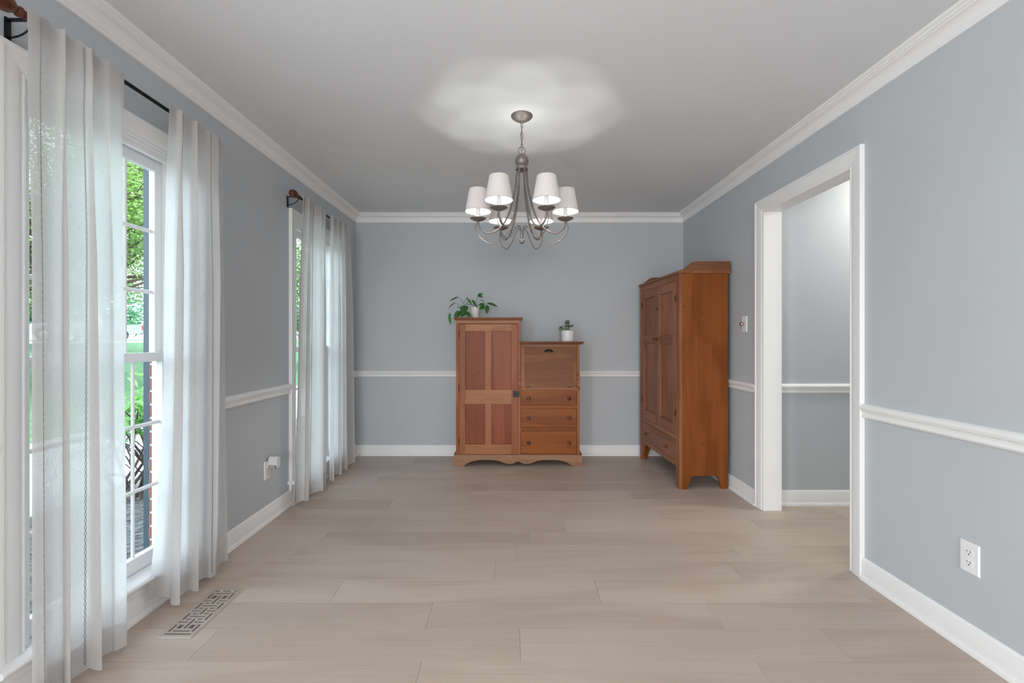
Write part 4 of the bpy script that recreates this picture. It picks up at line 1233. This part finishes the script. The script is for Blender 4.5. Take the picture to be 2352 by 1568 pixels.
# ------------------------------------------------------------------ plants
def px_pt(px, py, y):        # a picture point at depth y (used only to write down measured leaf positions)
    return Vector(((px - 1176) * y / 1050, y, CH + (777.5 - py) * y / 1050))
def pothos():
    Y = 4.36
    base_z = 1.376
    c = Vector((-0.355, 4.40, base_z))
    r = empty('trailing_pothos', c)
    tag(r, 'trailing green houseplant in white pot on the tall cabinet top', 'houseplant')
    MB().lathe([(0.0, base_z), (0.034, base_z), (0.036, base_z + 0.006), (0.044, base_z + 0.104), (0.044, base_z + 0.110), (0.040, base_z + 0.110), (0.038, base_z + 0.096), (0.0, base_z + 0.095)], (c.x, c.y, 0), 28).build('pot', M['pot'], r, smooth=40)
    MB().lathe([(0.0, base_z + 0.0975), (0.0375, base_z + 0.0965), (0.0375, base_z + 0.0952), (0.0, base_z + 0.0952)], (c.x, c.y, 0), 20).build('soil', M['soil'], r)
    def q(X, Yp, dy=0.0): return px_pt(1010 + X / 14.256, 650 + Yp / 14.256, Y + dy)
    # base, tip, width (crop units), depth offsets of base and tip, normal
    up = Vector((0, -0.5, 1)); fr = Vector((0, -1, 0.35)); frd = Vector((0.3, -1, 0.1))
    LV = [((625, 462), (290, 578), 115, 0.0, -0.03, up), ((515, 645), (248, 808), 80, -0.02, -0.05, Vector((-.3, -.6, 1))),
          ((322, 985), (342, 1385), 118, -0.13, -0.15, Vector((-.6, -1, 0.1))), ((690, 925), (470, 1140), 215, -0.06, -0.10, fr), ((825, 730), (680, 1010), 175, -0.04, -0.08, fr),
          ((880, 900), (690, 1100), 170, -0.06, -0.10, fr), ((880, 960), (1012, 1112), 130, -0.07, -0.10, frd), ((720, 850), (555, 785), 95, -0.03, -0.05, up),
          ((930, 520), (1052, 700), 78, -0.02, -0.05, frd), ((1055, 545), (1242, 800), 85, -0.02, -0.07, frd), ((930, 520), (868, 490), 60, -0.02, -0.02, fr),
          ((1245, 390), (1425, 345), 100, 0.02, 0.0, Vector((-.2, -1, .5))), ((1245, 395), (1415, 452), 105, 0.01, -0.02, Vector((.1, -1, -.25))),
          ((1550, 662), (1918, 748), 130, 0.0, -0.03, Vector((.1, -.8, 1))), ((1540, 715), (1548, 1012), 155, -0.01, -0.04, frd), ((1475, 690), (1258, 708), 105, -0.01, -0.04, fr),
          ((1475, 620), (1280, 516), 55, 0.02, 0.02, up), ((1455, 750), (1300, 850), 150, 0.03, 0.0, Vector((-.3, -1, -.3))), ((800, 850), (720, 1090), 130, -0.05, -0.12, fr),
          ((890, 745), (850, 900), 110, -0.03, -0.05, fr), ((640, 960), (560, 1120), 120, -0.09, -0.13, fr)]
    for (b0, t0, wd, d0, d1, nn) in LV:
        p = q(*b0, d0); t = q(*t0, d1); v = t - p
        L = v.length; W = wd / 14.256 * Y / 1050
        me = leaf_mesh('leaf', M['pothos'], L, W, 0.35, 0.10, 8)
        o = bpy.data.objects.new('leaf', me); COL.objects.link(o); o.parent = r
        o.location = p - c; o.rotation_mode = 'QUATERNION'; o.rotation_quaternion = orient(v, nn)
    ST = [[(1130, 800, 0.03), (1060, 715, 0), (870, 690, -0.02), (805, 720, -0.03)], [(805, 720, -0.03), (790, 680, -0.02), (700, 530, 0.0), (622, 462, 0.0)],
          [(805, 720, -0.03), (790, 640, -0.02), (860, 540, -0.02), (900, 510, -0.02)], [(870, 690, -0.02), (900, 610, -0.02), (960, 550, -0.02), (1000, 530, -0.02)],
          [(720, 790, -0.03), (630, 720, -0.02), (515, 645, -0.02)], [(1100, 800, 0.02), (1000, 830, -0.01), (890, 870, -0.05), (690, 925, -0.07)], [(690, 925, -0.07), (560, 1020, -0.11), (420, 1060, -0.13), (325, 985, -0.13)],
          [(1130, 790, 0.03), (1190, 600, 0.03), (1230, 460, 0.02), (1245, 390, 0.02)], [(1180, 790, 0.03), (1300, 730, 0.03), (1440, 670, 0.01), (1550, 630, 0.0)],
          [(1550, 630, 0.0), (1555, 650, 0), (1540, 715, 0)], [(1090, 800, 0.01), (1105, 760, -0.02), (1115, 715, -0.03)]]
    b = MB()
    for s in ST:
        b.tube(spline([q(x, y, d) for x, y, d in s], 6), 0.0016, 6)
    b.build('stems', M['stem'], r, smooth=60)
pothos()

def succulent():
    bz = 1.152
    c = Vector((0.533, 4.37, bz))
    r = empty('small_succulent', c)
    tag(r, 'small leafy houseplant in straight white pot on the desk top', 'houseplant')
    MB().lathe([(0.0, bz), (0.054, bz), (0.059, bz + 0.004), (0.0615, bz + 0.014), (0.0620, bz + 0.098), (0.061, bz + 0.104), (0.058, bz + 0.105), (0.056, bz + 0.094), (0.0, bz + 0.093)], (c.x, c.y, 0), 32).build('pot', M['pot'], r, smooth=35)
    MB().lathe([(0.0, bz + 0.0975), (0.0555, bz + 0.0965), (0.0555, bz + 0.0935), (0.0, bz + 0.0935)], (c.x, c.y, 0), 24).build('soil', M['soil'], r)
    rs = random.Random(5)
    me = leaf_mesh('leaf', M['succulent'], 1, 0.55, 0.3, 0.12, 5)
    def q(X, Yp, dy=0.0): return px_pt(1260 + X / 17.42, 710 + Yp / 17.42, c.y + dy)
    stems = [[(700, 850), (690, 700), (720, 540), (740, 420)], [(640, 850), (620, 800), (540, 760), (450, 690)], [(800, 850), (820, 740), (880, 690), (940, 660)], [(740, 850), (760, 720), (790, 600), (780, 500)]]
    b = MB(); P = []
    for s in stems:
        sp = spline([q(x, y, rs.uniform(-.015, .015)) for x, y in s], 6)
        b.tube(sp, 0.0022, 6); P.append(sp)
    b.build('stems', M['stem'], r, smooth=60)
    for si, sp in enumerate(P):
        n = [17, 9, 7, 13][si]
        for k in range(n):
            t = (k + 0.7) / n
            if si in (1, 2): t = 0.55 + 0.45 * t
            else: t = 0.15 + 0.85 * t
            p = sp[min(len(sp) - 1, int(t * len(sp)))]
            a = k * 2.4 + si
            d = Vector((cos(a), sin(a), rs.uniform(-0.35, 0.7)))
            if si == 1 and k % 3 == 0: d = Vector((-0.3, -0.3, -1))
            o = bpy.data.objects.new('leaf', me); COL.objects.link(o); o.parent = r
            o.location = p - c; o.rotation_mode = 'QUATERNION'; o.rotation_quaternion = orient(d, Vector((0, -0.4, 1)))
            L = rs.uniform(0.027, 0.041); o.scale = (L, L, L)
succulent()

# ------------------------------------------------------------------ wall plates
def duplex(name, x, nx, yc, zc, label):
    r = empty(name, (x, yc, zc))
    tag(r, label, 'outlet')
    w2, h2 = 0.0365, 0.0585
    X = lambda t: x + nx * t
    b = MB()
    lo = [(yc - w2, zc - h2), (yc + w2, zc - h2), (yc + w2, zc + h2), (yc - w2, zc + h2)]
    i2 = [(yc + (a - yc) * 0.90, zc + (z - zc) * 0.94) for a, z in lo]
    b.add([(X(0), a, z) for a, z in lo] + [(X(0.002), a, z) for a, z in lo] + [(X(0.0058), a, z) for a, z in i2],
          [(3, 2, 1, 0), (8, 9, 10, 11)] + [(k, (k + 1) % 4, (k + 1) % 4 + 4, k + 4) for k in range(4)] + [(k + 4, (k + 1) % 4 + 4, (k + 1) % 4 + 8, k + 8) for k in range(4)])
    b.build('plate', M['plate'], r)
    for s in (-1, 1):
        z0 = zc + s * 0.0195
        pts = []
        for k in range(24):
            a = 2 * pi * k / 24
            pts.append((yc + 0.0172 * cos(a), z0 + max(-0.0142, min(0.0142, 0.0175 * sin(a)))))
        rc = MB().prism(pts, X(0.005), X(0.0072), 'x').build('receptacle', M['plate'], r, bevel=0.0006)
        sl = MB()
        sl.box(X(0.0068), X(0.0076), yc - 0.0078, yc - 0.0058, z0 + 0.000, z0 + 0.009)
        sl.box(X(0.0068), X(0.0076), yc + 0.0058, yc + 0.0078, z0 + 0.001, z0 + 0.008)
        sl.lathe([(0.0026, 0), (0.0026, 0.0008), (0, 0.0009)], (X(0.0068), yc, z0 - 0.0065), 10, 'x' if nx > 0 else '-x')
        sl.build('slots', M['slot'], rc)
    MB().lathe([(0.003, 0), (0.003, 0.001), (0, 0.0014)], (X(0.0056), yc, zc), 10, 'x' if nx > 0 else '-x').build('screw', M['plate'], r)
    return r
duplex('wall_outlet', XR, -1, 1.728, 0.352, 'white duplex outlet on the right wall below the chair rail')
duplex('wall_outlet', XL, 1, 2.953, 0.332, 'white duplex outlet under the night light on window wall')

def night_light():
    yc, zc = 2.953, 0.366
    x0 = XL + 0.0078
    r = empty('night_light', (x0, yc, zc))
    tag(r, 'white plug-in night light with clear lens in left wall outlet', 'night light')
    # body on the plug, lens, hood
    def stadium(w_, z0, z1, n=10):
        pts = []
        for k in range(n + 1):
            a = pi * k / n; pts.append((yc + w_ * cos(a), z1 - w_ + w_ * sin(a)))
        for k in range(n + 1):
            a = pi + pi * k / n; pts.append((yc + w_ * cos(a), z0 + w_ + w_ * sin(a)))
        return pts
    MB().prism(stadium(0.021, zc - 0.024, zc + 0.030), x0, x0 + 0.012, 'x').build('plug_body', M['hood'], r, bevel=0.002)
    MB().prism(stadium(0.017, zc - 0.026, zc + 0.020), x0 + 0.0122, x0 + 0.052, 'x').build('lens', M['lens'], r, bevel=0.003)
    h = []
    for k in range(15):
        a = pi * k / 14; h.append((yc + 0.024 * cos(a), zc + 0.030 + 0.024 * sin(a)))
    h += [(yc - 0.024, zc + 0.004), (yc + 0.024, zc + 0.004)][::1]
    h2 = [(yc + (a - yc) * 0.86, zc + 0.004 if abs(z - zc - 0.004) < 1e-6 else zc + 0.030 + (z - zc - 0.030) * 0.86) for a, z in h]
    n = len(h); b = MB()
    for k in range(n - 2 + 1):
        pass
    # hood: half shell over the lens
    out = [(yc - 0.024, zc + 0.004)] + h[:15][::-1] + [(yc + 0.024, zc + 0.004)]
    inn = [(yc - 0.0215, zc + 0.004)] + [(yc + (a - yc) * 0.9, zc + 0.030 + (z - zc - 0.030) * 0.9) for a, z in h[:15][::-1]] + [(yc + 0.0215, zc + 0.004)]
    MB().prism(out + inn[::-1], x0 + 0.0122, x0 + 0.062, 'x').build('hood', M['hood'], r, smooth=40)
    MB().prism(stadium(0.0245, zc - 0.018, zc + 0.055), x0 + 0.0622, x0 + 0.068, 'x').build('front_cover', M['hood'], r, bevel=0.0015)
night_light()

def dimmer():
    yc, zc = 3.402, 1.288
    r = empty('dimmer_switch', (XR, yc, zc))
    tag(r, 'white wall plate with round chrome dimmer knob beside the opening', 'switch')
    w2, h2 = 0.036, 0.0585
    b = MB()
    lo = [(yc - w2, zc - h2), (yc + w2, zc - h2), (yc + w2, zc + h2), (yc - w2, zc + h2)]
    i2 = [(yc + (a - yc) * 0.90, zc + (z - zc) * 0.94) for a, z in lo]
    b.add([(XR, a, z) for a, z in lo] + [(XR - 0.002, a, z) for a, z in lo] + [(XR - 0.0058, a, z) for a, z in i2],
          [(3, 2, 1, 0), (8, 9, 10, 11)] + [(k, (k + 1) % 4, (k + 1) % 4 + 4, k + 4) for k in range(4)] + [(k + 4, (k + 1) % 4 + 4, (k + 1) % 4 + 8, k + 8) for k in range(4)])
    b.build('plate', M['plate'], r)
    MB().lathe([(0.010, 0), (0.010, 0.010), (0.0165, 0.012), (0.0175, 0.016), (0.0175, 0.024), (0.0155, 0.028), (0.0, 0.029)], (XR - 0.0056, yc, zc), 24, '-x').build('knob', M['chrome'], r, smooth=40)
    for s in (-1, 1):
        MB().lathe([(0.0025, 0), (0.0025, 0.001), (0, 0.0012)], (XR - 0.0056, yc, zc + s * 0.042), 8, '-x').build('screw', M['plate'], r)
dimmer()

# ------------------------------------------------------------------ floor register
def register():
    x0, x1, y0, y1 = -1.400, -1.261, 1.797, 2.153
    r = empty('floor_register', ((x0 + x1) / 2, (y0 + y1) / 2, 0))
    tag(r, 'beige metal floor register with lattice slots by the near curtain', 'floor vent')
    zt = 0.0055
    bx, by = 0.0175, 0.0185
    # bevelled border
    o = [(x0, y0), (x1, y0), (x1, y1), (x0, y1)]
    m_ = [(x0 + 0.005, y0 + 0.006), (x1 - 0.005, y0 + 0.006), (x1 - 0.005, y1 - 0.006), (x0 + 0.005, y1 - 0.006)]
    i_ = [(x0 + bx, y0 + by), (x1 - bx, y0 + by), (x1 - bx, y1 - by), (x0 + bx, y1 - by)]
    b = MB()
    rows = [[(a, c, 0.0005) for a, c in o], [(a, c, 0.002) for a, c in o], [(a, c, zt) for a, c in m_], [(a, c, zt) for a, c in i_], [(a, c, 0.0012) for a, c in i_]]
    vs = [p for row in rows for p in row]; fs = []
    for i in range(4):
        for k in range(4): fs.append((i * 4 + k, i * 4 + (k + 1) % 4, (i + 1) * 4 + (k + 1) % 4, (i + 1) * 4 + k))
    b.add(vs, fs); b.build('border', M['register'], r)
    MB().box(x0 + 0.004, x1 - 0.004, y0 + 0.004, y1 - 0.004, 0.0003, 0.0010).build('dark_backing', M['recess_shade'], r)  # dark backing plate: shade of a deep recess painted as its colour
    # slot pattern, one character per cell ('.' open)
    o_, s_ = '.', '#'
    full = '.' * 11; solid = '#' * 11
    A = '.#.......#.'; A = '.' + '#' + '.' * 7 + '#' + '.'
    side = '.#########.'
    sq = '.#..#.#..#.'
    hz = '....#.#....'
    ctr = '#####.#####'
    rows = [full, solid, A, side, sq, sq, sq, ctr, hz, ctr, sq, side, A, side, sq, ctr, hz, ctr, sq, side, A, side, sq, ctr, hz, ctr, sq, sq, sq, side, A, solid, full]
    ix0, ix1, iy0, iy1 = x0 + bx, x1 - bx, y0 + by, y1 - by
    cw = (ix1 - ix0) / 11; ch = (iy1 - iy0) / len(rows)
    b = MB()
    done = set()
    for j, row in enumerate(rows):
        k = 0
        while k < 11:
            if row[k] == '#':
                e = k
                while e < 11 and row[e] == '#': e += 1
                b.box(ix0 + k * cw, ix0 + e * cw, iy0 + j * ch, iy0 + (j + 1) * ch, 0.0012, zt - 0.0002)
                k = e
            else: k += 1
    b.build('lattice', M['register'], r)
    for xx in (0.22, 0.70):
        MB().box(ix0 + (ix1 - ix0) * xx, ix0 + (ix1 - ix0) * xx + 0.012, iy1 - 0.0045, iy1, 0.0012, 0.0035).build('damper_tab', M['plate'], r)
register()
